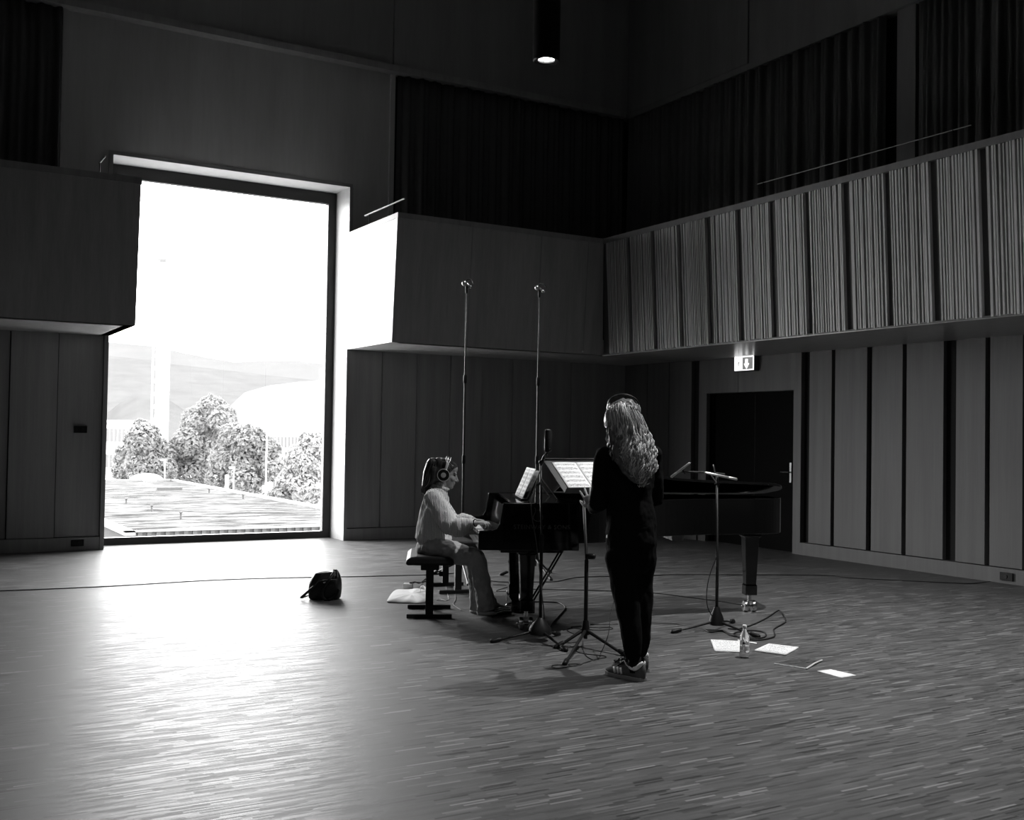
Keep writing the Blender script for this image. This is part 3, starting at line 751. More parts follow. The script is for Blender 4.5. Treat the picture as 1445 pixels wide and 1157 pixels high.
def pencil(label, a, b, d0, d1):
    A, B = at(*a, d0), at(*b, d1); m = thing('microphone', label, 'microphone', A, 0, 'recording microphones'); v = B-A
    obj('body', MB().tube([v*.28, v], .0095, 12), SILV, m, smooth=True); obj('capsule', MB().tube([v*.0, v*.24], .0105, 12), mat('nickel_capsule', .5, .3, .5, 1.0), m, smooth=True)
    obj('collar', MB().tube([v*.24, v*.29], .008, 12, rnd=False), BLACKM, m, smooth=True)
pencil('slim silver microphone angled up on the left end of the stereo bar', (948, 672.5), (973, 653.5), dc-.02, dc-.02)
pencil('slim silver microphone pointing right and down over the piano rim', (1039, 676), (995.5, 667), dc-.015, dc-.03)

# two tall stands behind the piano
def tall(label, mlabel, base, topp, feet):
    o = fl(*base); d = lev(o).y
    t = thing('microphone_stand', label, 'microphone stand', o, 0, 'microphone stands'); ft = [fl(*p) for p in feet]
    tripod(t, o, ft, .17, .30, .03, .012); pt = at(*topp, d)-o; pt = Vector((0, 0, pt.z))
    obj('pole', MB().tube([(0, 0, .1), (0, 0, 1.25), (0, 0, 1.26), (0, 0, 2.1), (0, 0, 2.11), pt], [.0135, .0135, .0115, .0115, .009, .009], 10, rnd=False), mat('stand_tube', .02, .4, .5), t, smooth=True)
    for z in (1.25, 2.1): obj('clutch', MB().lathe([(.014, z-.05), (.018, z-.04), (.018, z+.03), (.013, z+.04)], (0, 0, 0), 14), BLACKP, t, auto=True)
    m = thing('microphone', mlabel, 'microphone', o+pt, -YAW, 'recording microphones')
    obj('mount', MB().tube([(0, 0, -.02), (0, 0, .045)], .013, 10).tube([(0, 0, .045), (-.012, -.01, .07)], .010, 8), BLACKP, m, smooth=True)
    ring = [(.028+.042*cos(2*pi*k/18), -.01, .078+.042*sin(2*pi*k/18)) for k in range(15)]
    obj('shock_mount', MB().tube(ring, .006, 6), BLACKM, m, smooth=True)
    obj('capsule', MB().ball((-.022, -.012, .075), (.03, .028, .03), 14).tube([(-.0, -.01, .072), (.03, -.01, .045)], .014, 10), SILV, m, smooth=True)
    obj('capsule_tip', MB().ball((.042, -.02, .036), .019, 12), CHROME, m, smooth=True)
tall('very tall thin microphone stand rising behind the seated pianist', 'small round microphone high on the tall stand behind the pianist', (651.5, 815), (659, 410), ((613, 809.5), (676, 803), (661, 826)))
tall('very tall thin microphone stand rising behind the piano desk', 'small round microphone high on the tall stand behind the piano desk', (755, 811.5), (760.5, 416), ((708.5, 812), (776, 808.5), (777, 819)))

# ================================================================== THINGS ON THE FLOOR
def paper(label, px, group='papers on the floor', name='paper_stack', th=.012, m=None, cat='paper', lift=0, part=None):
    P_ = [fl(*p) for p in px]; c = avg(P_)
    q = [p-c+Vector((0, 0, th+lift)) for p in P_]
    o = sheet(name, q, m or SCORE, th, 0)
    o.location = c; return tag(o, label, cat, group)
paper('sheaf of printed white music pages on the floor behind the water bottle', [(1008.5, 920), (1046, 921.5), (1045, 906.5), (1003, 904.5)])
paper('sheaf of printed white music pages on the floor right of the water bottle', [(1065, 919.5), (1108.5, 925.5), (1127, 915.5), (1085, 910.5)], th=.014)
paper('single blank white sheet lying nearest the right on the floor', [(1187, 956.5), (1209, 953), (1172, 944.5), (1153.5, 947)], name='paper_sheet', th=.002, m=PAPER)
paper('thin white pencil lying behind the water bottle beside the papers', [(1041, 904.5), (1068, 909.2), (1068, 908), (1041, 903.4)], name='pencil', th=.006, m=PAPER, cat='pencil', group=None)
# clear folder
P_ = [fl(*p) for p in ((1093, 937), (1138, 944.5), (1160, 933), (1120, 927))]; c = avg(P_)
t = thing('plastic_folder', 'clear plastic folder lying on the floor between the white papers', 'folder', c)
q = [p-c for p in P_]
sheet('cover', [p+Vector((0, 0, .004)) for p in q], PLASTICCLEAR, .002, 0, t)
ed_ = MB().tube([q[0]+Vector((0,0,.004)), q[1]+Vector((0,0,.006))], .0028, 6); obj('edge', ed_, WHITE, t)
obj('spine', MB().tube([q[1]+Vector((0,0,.006)), (q[1]+q[2])/2+Vector((0,0,.012)), q[2]+Vector((0,0,.008))], [(.007, .005)]*3, 8), mat('folder_spine', .6, .3), t, smooth=True)
# bottle
bo = fl(1050.5, 928)
t = thing('water_bottle', 'clear plastic water bottle standing on the floor among the papers', 'bottle', bo)
gl = bpy.data.materials.new('bottle_plastic'); gl.use_nodes = True; b = gl.node_tree.nodes['Principled BSDF']
b.inputs['Transmission Weight'].default_value = 1; b.inputs['Roughness'].default_value = .04; b.inputs['IOR'].default_value = 1.33
k = 1.0
prof = [(.022, 0), (.030, .004), (.033, .018), (.031, .03), (.033, .045), (.033, .075), (.031, .08), (.033, .09), (.033, .14), (.030, .155), (.02, .18), (.0135, .195), (.0135, .205)]
obj('bottle_body', MB().lathe(prof, (0, 0, 0), 24), gl, t, auto=True)
obj('cap', MB().lathe([(.0145, .203), (.015, .205), (.015, .222), (.013, .225)], (0, 0, 0), 20), WHITE, t, auto=True)
lab = MB(); fr = math.atan2(-bo.y, -bo.x)
lab.grid(lambda u, v: (.0337*cos(fr+.15+(u-.5)*1.1+.35), .0337*sin(fr+.15+(u-.5)*1.1+.35), .055+.028*v), 8, 1); obj('label', lab, WHITE, t)
# backpack
bgc = fl(458, 845)
t = thing('backpack', 'black leather bucket backpack standing alone on the bright floor', 'bag', bgc, -YAW)
mb = MB(); prof = [(.128, .09, 0.0), (.143, .10, .008), (.148, .105, .08), (.146, .10, .14), (.134, .085, .19), (.108, .06, .235), (.10, .045, .25), (.088, .03, .246), (.03, .015, .235)]
seg = 36; vs = []; fs = []
for i, (ra, rb, z) in enumerate(prof):
    for k in range(seg):
        a = 2*pi*k/seg; e = .62; x = ra*math.copysign(abs(cos(a))**e, cos(a)); y_ = rb*math.copysign(abs(sin(a))**e, sin(a))
        w = 1+.035*sin(a*9+z*20)*(z/.25); vs.append((x*w+.012*z/.25*1.0-.0*z, y_*w, z+.012*cos(a)*z/.25))
for i in range(len(prof)-1):
    for k in range(seg): k2 = (k+1) % seg; fs.append((i*seg+k, i*seg+k2, (i+1)*seg+k2, (i+1)*seg+k))
fs += [tuple(range(seg-1, -1, -1)), tuple(range((len(prof)-1)*seg, len(prof)*seg))]
mb.add(vs, fs); body = obj('body', mb, BAGM, t, smooth=True); sb = body.modifiers.new('s', 'SUBSURF'); sb.levels = 1; sb.render_levels = 1
o3 = Vector(lev(bgc)); o3.z = 0
def bp(px, py, df): p = lev(at(px, py, o3.y+df))-Vector((o3.x, o3.y, 0)); return p
def strap(pts, r=.007, nm='strap'): obj(nm, MB().tube(smooth_path(pts, 6), [(r*1.8, r*.7)]*(len(pts)*6-5), 8, side=(0, 0, 1) if nm == 'drawcord' else (1, 0, 0)), BAGM, t, smooth=True)
strap([bp(452, 815, -.07), bp(445, 825, -.10), bp(435, 834.5, -.12), bp(425, 843.5, -.10), bp(432, 841, -.07), bp(440, 839.3, -.05), bp(449, 835, -.05)], .0065)
strap([bp(472, 806, -.06), bp(465, 817, -.115), bp(459, 826, -.125), bp(455, 836, -.125), bp(457, 845, -.13), bp(466, 846, -.135), bp(474, 840, -.125), bp(478, 832, -.115)])
strap([bp(470, 809, -.03), bp(472, 804.5, -.03), bp(475, 806, -.03), bp(476, 815, -.09)], .006, 'handle')
obj('buckle', MB().ball(bp(472.5, 807.5, -.07), (.010, .006, .008), 10), CHROME, t, smooth=True)
obj('clasp', MB().box(bp(458, 822, -.113)-Vector((.012, .006, .004)), bp(458, 822, -.113)+Vector((.012, .0, .006))), CHROME, t)
mb = MB(); mb.tube(smooth_path([bp(449, 821, -.08), bp(455, 819, -.105), bp(463, 818, -.112), (bp(475, 818, -.10))], 5), .004, 6); obj('drawcord', mb, mat('cord_sheen', .08, .35), t, smooth=True)
# canvas tote
P_ = [fl(545, 850.5), fl(577, 851.5), fl(602, 850), fl(606, 838), fl(596, 834), fl(559, 834)]; c = avg(P_)
mb = MB(); q = [Vector((p-c).to_2d()) for p in P_]
vs = []; fs = []; rings = [(1, 0), (1.02, .008), (.97, .018), (.8, .028), (.35, .032)]
nq = 36
per = smooth_path([Vector((p.x, p.y, 0)) for p in q]+[Vector((q[0].x, q[0].y, 0))], 6)[:nq]
for sc_, z in rings:
    for i, p in enumerate(per): vs.append((p.x*sc_, p.y*sc_, z*(1+.25*sin(i*1.3)+.2*sin(i*.6))))
for i in range(len(rings)-1):
    for k in range(nq): k2 = (k+1) % nq; fs.append((i*nq+k, i*nq+k2, (i+1)*nq+k2, (i+1)*nq+k))
fs.append(tuple(range((len(rings)-1)*nq, len(rings)*nq)))
mb.add(vs, fs)
t = thing('tote_bag', 'pale canvas tote bag lying flat on the floor behind the bench', 'bag', c)
ob = obj('body', mb, TOTE, t, smooth=True); s_b = ob.modifiers.new('s', 'SUBSURF'); s_b.levels = 1; s_b.render_levels = 1
hb = [fl(593, 834, .05), fl(594, 829, .09), fl(599, 829, .10), fl(602, 834, .09), fl(604, 843, .03)]
obj('handle', MB().tube([p-c for p in smooth_path(hb, 5)], [(.014, .004)]*21, 8, side=(0, 0, 1)), TOTE, t, smooth=True)
# little box with cable, dark can
c = fl(576, 831.5)
t = thing('adapter_box', 'small pale box with a dark cable on the floor behind the tote bag', 'box', c, -YAW)
obj('case', MB().box((-.045, -.05, 0), (.045, .05, .058)), mat('pale_plastic', .45, .4), t, bevel=.006)
obj('plug', MB().box((.012, -.02, .055), (.04, .02, .07)), BLACKP, t, bevel=.004)
c = fl(719, 849)
t = thing('drink_can', 'small dark can with a pale rim on the floor behind the piano pedals', 'can', c)
obj('can_body', MB().lathe([(.026, 0), (.031, .008), (.031, .092), (.027, .102)], (0, 0, 0), 20), mat('can_paint', .03, .3, .5, .6), t, auto=True)
obj('can_lid', MB().lathe([(.027, .1), (.0275, .106), (.025, .106), (.024, .102)], (0, 0, 0), 20), CHROME, t, auto=True)

# ================================================================== CABLES
def cable(label, px, r=.0045, m=None, n=6):
    pts = [fl(p[0], p[1], r if len(p) < 3 else p[2]) for p in px]
    return tag(obj('floor_cable', MB().tube(smooth_path(pts, n), r, 6), m or CABLE, smooth=True), label, 'cable', 'cables')
cable('long black cable running across the bright floor from the left edge of the photo', [(-60, 835.5), (0, 833.6), (142, 827.7), (311, 818), (450, 814.2), (500, 813.6), (560, 812), (602, 811), (640, 809)])
cable('long black cable from the wall socket on the right to the stands behind the piano', [(1412.5, 813.5, .07), (1404, 819), (1375, 823), (1340, 822.3), (1202, 815.5), (1154, 811.6), (960, 810.8), (927, 811.7), (859, 813.2), (821, 814.2), (805, 816), (788, 820), (775, 821), (742, 821), (707, 821), (690, 819)])
cable('black cable under the piano passing behind the tail leg', [(745, 831), (759, 831.4), (791, 832), (821, 832.6), (863, 834), (923, 836.8), (967, 842), (1013, 848), (1045, 853), (1062, 856)])
cable('black cable curving from the front piano leg to the microphone stand', [(742, 849.5), (757, 849), (785, 850), (794, 853), (797.5, 857), (795, 862), (786, 872), (778, 882), (775.5, 893)], .006)
cable('thin cable squiggle on the floor by the pedals', [(696, 825), (712, 825.5), (718, 827), (712, 829.5), (700, 834), (714, 834), (717, 832.5)], .003)
cable('thin cable looped on the floor behind the music stand', [(872, 880.5), (850, 881.5), (833, 881), (834, 885), (828, 883), (806, 884.5), (815, 887), (840, 889), (861, 888), (863, 885.5), (845, 885), (806, 886.5), (801, 890), (812, 896), (806, 900), (799, 903), (803, 907), (815, 905.5)], .0032)
cable('thin cable in front of the music stand feet ending in a small loop', [(813, 911), (814.6, 919.4), (830, 923), (850, 925), (855, 927.5), (841, 930), (832, 933), (820, 937), (812, 939.5), (804, 939), (803, 937), (815, 936.8), (821, 937.5), (800, 941), (786, 943), (778, 941), (782, 938.5), (794, 938)], .003)
cable('black cable coiled round the foot of the stand with two slim microphones', [(994, 888), (1003, 892), (1020, 890), (1030, 896), (1045, 899), (1066, 901), (1080, 898), (1078, 892), (1060, 889.5), (1040, 892), (1036, 896), (1050, 901), (1070, 903), (1084, 901), (1093, 897.5), (1092, 890), (1093, 887), (1103, 881), (1108.5, 877), (1106, 869), (1102, 864), (1098, 861.5), (1085, 870), (1072, 877), (1055, 884), (1041, 887.5), (1028, 887)], .006)
hang = [at(1011, 786, dc-.02), at(1003.5, 805, dc-.02), at(999, 822, dc-.03), at(997, 842, dc-.03), at(999, 858, dc-.03), at(1006, 871, dc-.02)]
tag(obj('hanging_cable', MB().tube(smooth_path(hang, 6), .0042, 6), CABLE, smooth=True), 'black cable hanging in a bow beside the pole of the two slim microphones', 'cable', 'cables')
hang = [at(829, 788, db-.02), at(828.5, 800, db-.02), at(828, 815, db-.03), at(826, 826, db-.02)]
tag(obj('hanging_cable', MB().tube(smooth_path(hang, 6), .006, 6), CABLE, smooth=True), 'short dark cable hanging below the knob of the music stand', 'cable', 'cables')
w0 = fl(866, 845)
hang = [at(867, 846, 7.6), at(861, 868, 7.5), at(860, 884, 7.4), at(857, 900, 7.3)] + [fl(848, 921, .004), fl(840, 931, .004), fl(828, 926, .004), fl(823, 917, .004), fl(822.5, 905, .02)]
tag(obj('headphone_cable', MB().tube(smooth_path(hang, 6), .003, 6), CABLE, smooth=True), 'thin headphone cable dropping behind the standing person and curling on the floor', 'cable', 'cables')
cable('black cable on the floor under the two benches', [(580, 824), (585, 821.5), (594, 821.5), (604, 820.5), (625, 824), (640, 829), (643, 845), (640, 853), (646, 858), (651, 861)], .004)
cable('thin cable under the bench with a small knot', [(629, 826), (632, 840), (633, 846), (626, 847.5), (616, 847), (619, 845), (630, 848)], .0025, mat('pale_cable', .3, .5))
cable('dark cable curling on top of the small pale box', [(580, 822, .065), (586, 821, .05), (592, 823, .02), (600, 817), (606, 815)], .005)
# ================================================================== PEOPLE
def strand_mat(name, lo, hi):
    m = mat(name, hi, .36, .5); t = NT(m); g = t.node('ShaderNodeNewGeometry')
    t.l.new(t.ramp(g.outputs['Random Per Island'], [(0, lo), (.55, lo*.6+hi*.4), (1, hi)]), t.b.inputs['Base Color']); return m
def head(mb, c, d, up, s=.93):
    d = Vector(d).normalized(); up = Vector(up); up = (up - d*up.dot(d)).normalized(); sd = up.cross(d)
    M = Matrix((d, sd, up)).transposed()
    def q(a, b, z): return c + (d*a + sd*b + up*z)*s
    B = lambda a, b, z, r: mb.ball(q(a, b, z), tuple(x*s for x in r), 18, M)
    B(-.012, 0, .028, (.097, .076, .098)); B(.03, 0, -.035, (.066, .062, .085)); B(.055, 0, -.085, (.034, .036, .03)); B(.072, 0, -.105, (.020, .022, .018))
    B(.052, 0, .055, (.045, .058, .045))
    mb.tube([q(.086, 0, .012), q(.098, 0, -.015), q(.113, 0, -.04)], [.009*s, .011*s, .013*s], 10)
    B(.098, .012, -.043, (.011, .009, .008)); B(.098, -.012, -.043, (.011, .009, .008))
    B(.091, 0, -.066, (.010, .022, .0065)); B(.089, 0, -.077, (.010, .019, .007))
    for sg in (-1, 1):
        B(.062, sg*.036, -.03, (.03, .026, .028)); B(-.004, sg*.076, -.012, (.022, .010, .032))
        mb.tube([q(.086, sg*.012, .022), q(.078, sg*.045, .024)], .009*s, 8)
    return q, M
def hand(mb, w, d, n, thumb, curl=.35, s=1.0, spread=.10, curls=None):
    """w wrist, d towards the fingers, n out of the palm, thumb = side the thumb is on"""
    d = Vector(d).normalized(); n = Vector(n); n = (n - d*n.dot(d)).normalized(); sd = Vector(thumb); sd = (sd - d*sd.dot(d) - n*sd.dot(n)).normalized()
    w = Vector(w)
    mb.tube([w - d*.02*s, w + d*.02*s, w + d*.055*s + n*.002, w + d*.088*s], [(.024*s, .018*s), (.031*s, .015*s), (.039*s, .014*s), (.039*s, .011*s)], 14, side=sd)
    for k, (o, ln) in enumerate(((.0315, .074), (.0105, .082), (-.0105, .077), (-.031, .060))):
        a = w + d*(.083 - .004*abs(k-1))*s + sd*o*s; dd = (d + sd*((1.4-k)*spread)).normalized(); cu = curls[k] if curls else curl*(1+.15*k)
        pts = [a - dd*.01*s, a]; ang = cu*.5
        for j, f in enumerate((.45, .32, .23)):
            v = dd*cos(ang) + n*sin(ang); pts.append(pts[-1] + v*ln*f*s); ang += cu
        mb.tube(pts, [.0088*s, .0088*s, .0082*s, .0074*s, .0062*s], 8)
    b = w + d*.022*s + sd*.026*s
    v1 = (d*.62 + sd*.72 + n*.3).normalized(); v2 = (d*.85 + sd*.38 + n*.35).normalized()
    mb.tube([b, b + v1*.036*s, b + v1*.036*s + v2*.03*s, b + v1*.036*s + v2*.054*s], [.014*s, .0115*s, .0095*s, .007*s], 8)

# ---------------------------------------------------------------- seated pianist
pb_ = fl(640, 868); q0 = Vector((lev(pb_).x, lev(pb_).y, 0))
pianist = thing('person', 'person in pale knit sweater and light jeans seated at the keyboard', 'person', pb_, -YAW)
def pp(px, py, f): return lev(at(px, py, f)) - q0
body = MB()
HC = pp(629.5, 668.5, 9.05); hd, hu = Vector((.965, .03, -.20)), Vector((.2, 0, .97))
hq, HM = head(body, HC, hd, hu)
body.tube([HC + Vector((-.02, 0, -.05)), pp(624, 686, 9.05), pp(619, 697, 9.05)], [.056, .052, .065], 14)
# torso, hips
tor = [(pp(611, 770, 9.05), (.165, .12)), (pp(611, 750, 9.05), (.145, .105)), (pp(612, 725, 9.05), (.15, .105)), (pp(615, 705, 9.05), (.165, .09)), (pp(618, 697, 9.05), (.12, .07))]
body.tube([a for a, b in tor], [b for a, b in tor], 20, side=(0, 1, 0))
sh_r, el_r, wr_r = pp(616, 705, 8.88), pp(637, 743, 8.79), pp(669.5, 738, 8.68)
sh_l, el_l, wr_l = pp(616, 705, 9.22), pp(640, 738, 9.27), pp(668, 733.5, 9.12)
for a, b, c in ((sh_r, el_r, wr_r), (sh_l, el_l, wr_l)):
    body.tube([a, (a+b)/2, b, (b+c)/2, c], [.05, .046, .04, .036, .025], 12)
for f, kx, ky, ax, ay, hx in ((8.92, 673.5, 787, 688, 858, 611), (9.17, 671, 787, 676, 856, 611)):
    h, k, a = pp(hx, 773, f), pp(kx, ky, f), pp(ax, ay, f)
    body.tube([h, h*.5+k*.5, k, k*.55+a*.45, a], [.085, .078, .058, .052, .036], 14)
fwd = Vector((.94, .02, -.33))
hand(body, wr_r, (pp(684, 737, 8.66)-wr_r), (-.15, .1, -1), (0, 1, .15), .62, .98, .06)
hand(body, wr_l, (pp(683, 735, 9.08)-wr_l), (-.15, -.1, -1), (0, -1, .15), .62, .98, .06)
bd_ = link('body', remeshed(body, .0042, 3), SKIN, pianist, smooth=True)
eyes = MB()
for sg in (-1, 1): eyes = MB().ball(hq(.081, sg*.031, .004), .009, 12); obj('eye', eyes, mat('eye_dark', .03, .2), pianist, smooth=True)
lips = None
# sweater
sw = MB()
secs = [(pp(611, 767.5, 9.05), (.20, .130)), (pp(611.5, 760, 9.05), (.215, .155)), (pp(612, 745, 9.05), (.215, .137)), (pp(612, 727, 9.05), (.21, .118)), (pp(614.5, 712, 9.05), (.205, .112)), (pp(616, 700, 9.05), (.175, .10)), (pp(618.5, 691, 9.05), (.11, .075)), (pp(619.5, 687, 9.05), (.075, .065))]
sw.tube([a for a, b in secs], [b for a, b in secs], 24, side=(0, 1, 0))
sw.tube([sh_r+Vector((-.02, .0, .01)), sh_r*.5+el_r*.5+Vector((-.01, 0, 0)), el_r+Vector((.0, 0, .0)), el_r+Vector((.035, -.01, -.012)), el_r*.5+wr_r*.5+Vector((.0, 0, -.012)), el_r*.13+wr_r*.87, el_r*.05+wr_r*.95], [.086, .082, .078, .078, .072, .042, .036], 18)
sw.tube([sh_l+Vector((-.02, .0, .01)), sh_l*.5+el_l*.5, el_l, el_l*.5+wr_l*.5, el_l*.13+wr_l*.87, el_l*.05+wr_l*.95], [.086, .08, .074, .064, .042, .036], 18)
swm = wrinkle(remeshed(sw, .007, 5), .012, 9, 2, (1, 1, .7))
sweater = link('sweater', swm, KNIT, pianist, smooth=True)
col = MB(); nkc = pp(620.5, 687, 9.05)
col.tube([nkc + Vector((.066*cos(2*pi*k/24)+.006, .072*sin(2*pi*k/24), .018*cos(2*pi*k/24)*-1)) for k in range(25)], .012, 8, cap=False); obj('collar', col, KNIT, sweater, smooth=True)
# jeans
jn = MB()
jn.tube([pp(612, 766, 8.93), pp(611, 775, 9.05), pp(612, 766, 9.17)], [.10, .105, .10], 16)
jn.ball(pp(606, 773, 9.05), (.115, .19, .085), 20)
for f, kx, ky, ax, ay, sg in ((8.91, 673, 787.5, 688, 861, 1), (9.17, 671, 787, 675.5, 859, 0)):
    h, k, a = pp(611, 773, f), pp(kx, ky, f), pp(ax, ay, f)
    jn.tube([h, h*.6+k*.4, h*.2+k*.8, k], [.098, .096, .084, .074], 18)
    jn.tube([k+Vector((-.008, 0, .012)), k*.75+a*.25, k*.4+a*.6, a], [.074, .073, .074, .086 if sg else .075], 18, rnd=False)
jm = wrinkle(remeshed(jn, .007, 4), .010, 13, 5, (1, 1, 1))
jeans = link('jeans', jm, DENIM, pianist, smooth=True)
for f, ax, ay, r in ((8.91, 688, 864, .0875), (9.17, 675.5, 862, .0765)):
    a = pp(ax, ay, f); obj('hem', MB().tube([a+Vector((0, 0, -.012)), a+Vector((-.001, 0, .014))], r, 20, rnd=False), mat('pale_hem', .5, .85, .1), jeans, smooth=True)
# shoes
def shoe_mesh(heel, toe, w=.042, h=.075):
    d = (toe-heel); ln = d.length; d.normalize(); sd = Vector((0, 0, 1)).cross(d); mb = MB(); z = Vector((0, 0, 1))
    mb.tube([heel+d*.02+z*.045, heel+d*.30*ln+z*.045, heel+d*.62*ln+z*.04, heel+d*.85*ln+z*.032, heel+d*ln*.96+z*.026], [(.033, .045), (w*.9, .045), (w, .04), (w*.95, .031), (w*.65, .022)], 16, side=sd)
    mb.tube([heel+d*.06+z*.05, heel+d*.055+z*.12], [(.034, .045), (.036, .05)], 14, side=sd)
    return mb, d, sd, ln
for f, hx, tx, hy, ty in ((8.93, 684, 722, 868, 866), (9.2, 671, 706, 862, 860)):
    a, b = fl(hx, hy), fl(tx, ty); A = lev(a)-q0; B = lev(b)-q0; A.z = B.z = 0
    mb, d_, sd_, ln_ = shoe_mesh(A, B)
    shoe = link('shoe', remeshed(mb, .006, 3), DARKLEATHER, pianist, smooth=True)
    obj('sole', MB().tube([A+Vector((0, 0, .006))+d_*.03, A+d_*ln_*.6+Vector((0, 0, .006)), A+d_*ln_*.95+Vector((0, 0, .006))], [(.034, .006), (.043, .006), (.032, .006)], 14, side=sd_), BLACKP, shoe, smooth=True)
# hair of the pianist: swept back, gathered, falling behind
hr = MB(); rnd = random.Random(11)
core = MB()
core.ball(hq(-.025, 0, .045), (.092, .082, .090), 20, HM); core.ball(hq(-.05, 0, .0), (.072, .083, .10), 18, HM); core.ball(hq(.028, 0, .072), (.058, .066, .045), 16, HM)
core.ball(hq(-.075, 0, .085), (.055, .055, .05), 16, HM)
core.tube([pp(611, 654, 9.05), pp(606, 668, 9.05), pp(602, 682, 9.05), pp(598, 695, 9.05)], [(.05, .055), (.06, .055), (.052, .04), (.03, .018)], 14, side=(0, 1, 0))
core.tube([pp(614, 664, 9.05), pp(611, 680, 9.05)], [(.08, .06), (.06, .035)], 14, side=(0, 1, 0))
hairm = remeshed(core, .006, 3)
hair = link('hair', hairm, HAIRD, pianist, smooth=True)
gx = pp(610, 650, 9.05)
for i in range(90):
    sg = rnd.choice((-1, 1)); a0 = rnd.uniform(-.2, 1.45)
    # from the hairline back to the gather
    st = hq(.075*cos(a0)-.012, sg*(.03+.055*sin(max(0, a0))), .10-.05*max(0, a0-.2)); mid = hq(-.01, sg*.05*rnd.uniform(.2, 1.25), .128-.03*max(0, a0-.3))
    hr.tube(smooth_path([st, mid, gx+Vector((rnd.uniform(-.02, .03), rnd.uniform(-.03, .03), rnd.uniform(-.03, .02)))], 4), [.004]*9, 5)
for i in range(150):
    u = rnd.random(); f = 9.05 + rnd.uniform(-.06, .06)
    top_ = pp(608+u*8+rnd.uniform(-1, 1), 653-3.5*(1-(2*u-1.1)**2)+rnd.uniform(0, 5), f); m1 = pp(602.5+u*13+rnd.uniform(-1, 1), 664+rnd.uniform(-2, 2), f)
    m2 = pp(599+u*10+rnd.uniform(-1.2, 1.2), 680, f); e = pp(595+u*6+rnd.uniform(-1.5, 1.5), 690+rnd.uniform(0, 9)-u*6, f)
    hr.tube(smooth_path([top_, m1, m2, e], 5), [.0045]*12+[.004, .003, .002, .001], 5)
obj('hair_strands', hr, strand_mat('dark_hair_strand', .012, .10), hair, smooth=True)
# her headphones
def headphones(label, loc, rot, M, hqf, parts, s=1.0, wires=True):
    t = thing('headphones', label, 'headphones', loc, rot)
    return t
hp = thing('headphones', 'grey ringed headphones worn by the seated pianist', 'headphones', at(629.5, 668.5, 9.05), -YAW)
ho = lev(at(629.5, 668.5, 9.05)) - q0
def hl(a, b, z): return hq(a, b, z) - ho
for sg in (-1, 1):
    c = hl(-.018, sg*.103, -.012); ax = (hl(0, sg, 0)-hl(0, 0, 0)).normalized(); MX = ax.to_track_quat('Z', 'Y').to_matrix()
    cup = obj('ear_cup', MB().lathe([(.035, -.026), (.050, -.024), (.0515, -.005), (.049, .006), (.03, .010), (.0, .011)], c, 32, MX), BLACKP, hp, auto=True)
    ring = MB(); pr = [(.047, .004), (.052, .004), (.053, .009), (.0485, .011), (.047, .009)]
    vs = []; fs = []
    for k in range(36):
        for r, z in pr: vs.append(c + MX @ Vector((r*cos(2*pi*k/36), r*sin(2*pi*k/36), z)))
    for k in range(36):
        for j in range(5): fs.append((k*5+j, k*5+(j+1) % 5, ((k+1) % 36)*5+(j+1) % 5, ((k+1) % 36)*5+j))
    obj('ring', ring.add(vs, fs), mat('brushed_ring', .45, .35, .5, .2), cup, smooth=True)
    obj('disc', MB().lathe([(.0215, .008), (.0215, .0135), (.018, .0145), (.0, .0145)], c, 24, MX), mat('grey_disc', .4, .4), cup, auto=True)
    obj('slider', MB().tube([hl(-.012, sg*.105, .035), hl(-.006, sg*.108, .075), hl(-.004, sg*.100, .098)], [(.011, .004), (.012, .004), (.014, .004)], 8, side=hd), mat('polished_slider', .8, .25, .5, .3), hp, smooth=True)
for off in (-.024, -.006, .016):
    arc = [hl(-.004+off*sin(min(1, (90-abs(90-th))/45)*pi/2), .103*cos(radians(th)), .09+.062*sin(radians(th))) for th in range(0, 181, 9)]
    obj('headband_wire', MB().tube(arc, .0042, 8), mat('polished_slider', .8, .25, .5, .3), hp, smooth=True)
pad = [hl(-.004, .085*cos(radians(th)), .07+.058*sin(radians(th))) for th in range(10, 171, 8)]
obj('headband_pad', MB().tube(pad, [(.016, .004)]*len(pad), 8, side=hd), BLACKP, hp, smooth=True)
# bracelet
br = MB(); wc = el_r*.03+wr_r*.97; wd = (wr_r-el_r).normalized(); e1 = wd.orthogonal().normalized(); e2 = wd.cross(e1)
wp = wr_r + wd*.008
br.tube([wp + (e1*cos(2*pi*k/20) + e2*sin(2*pi*k/20))*.027 for k in range(21)], .0055, 6, cap=False); obj('wristband', br, BLACKP, pianist, smooth=True)

# ---------------------------------------------------------------- standing person
sb_ = fl(890, 953); w0_ = Vector((lev(sb_).x, lev(sb_).y, 0))
stander = thing('person', 'person in black with long wavy hair standing with back turned, left hand raised', 'person', sb_, -YAW)
def sp_(px, py, f): return lev(at(px, py, f)) - w0_
FC = 6.74
body = MB(); SC = sp_(879, 591, FC+.01); sd_f, sd_u = Vector((-.22, .95, -.10)), Vector((0, .1, .99))
sq, SM = head(body, SC, sd_f, sd_u)
body.tube([SC + Vector((.01, -.02, -.05)), sp_(884, 618, FC-.02), sp_(887, 632, FC-.02)], [.056, .054, .07], 14)
ls = Vector((-.94, -.30, 0))          # shoulder line
shc = sp_(887, 638, FC); hip = sp_(890.5, 752, FC)
body.tube([hip+Vector((0, 0, -.02)), hip*.72+shc*.28, hip*.4+shc*.6, shc+Vector((0, 0, -.03)), shc+Vector((0, 0, .03))], [(.165, .105), (.135, .10), (.15, .105), (.165, .085), (.11, .065)], 20, side=ls)
shl, ell, wrl = sp_(853, 644, FC-.05), sp_(843.5, 712, FC-.03), sp_(835.5, 717, FC+.24)
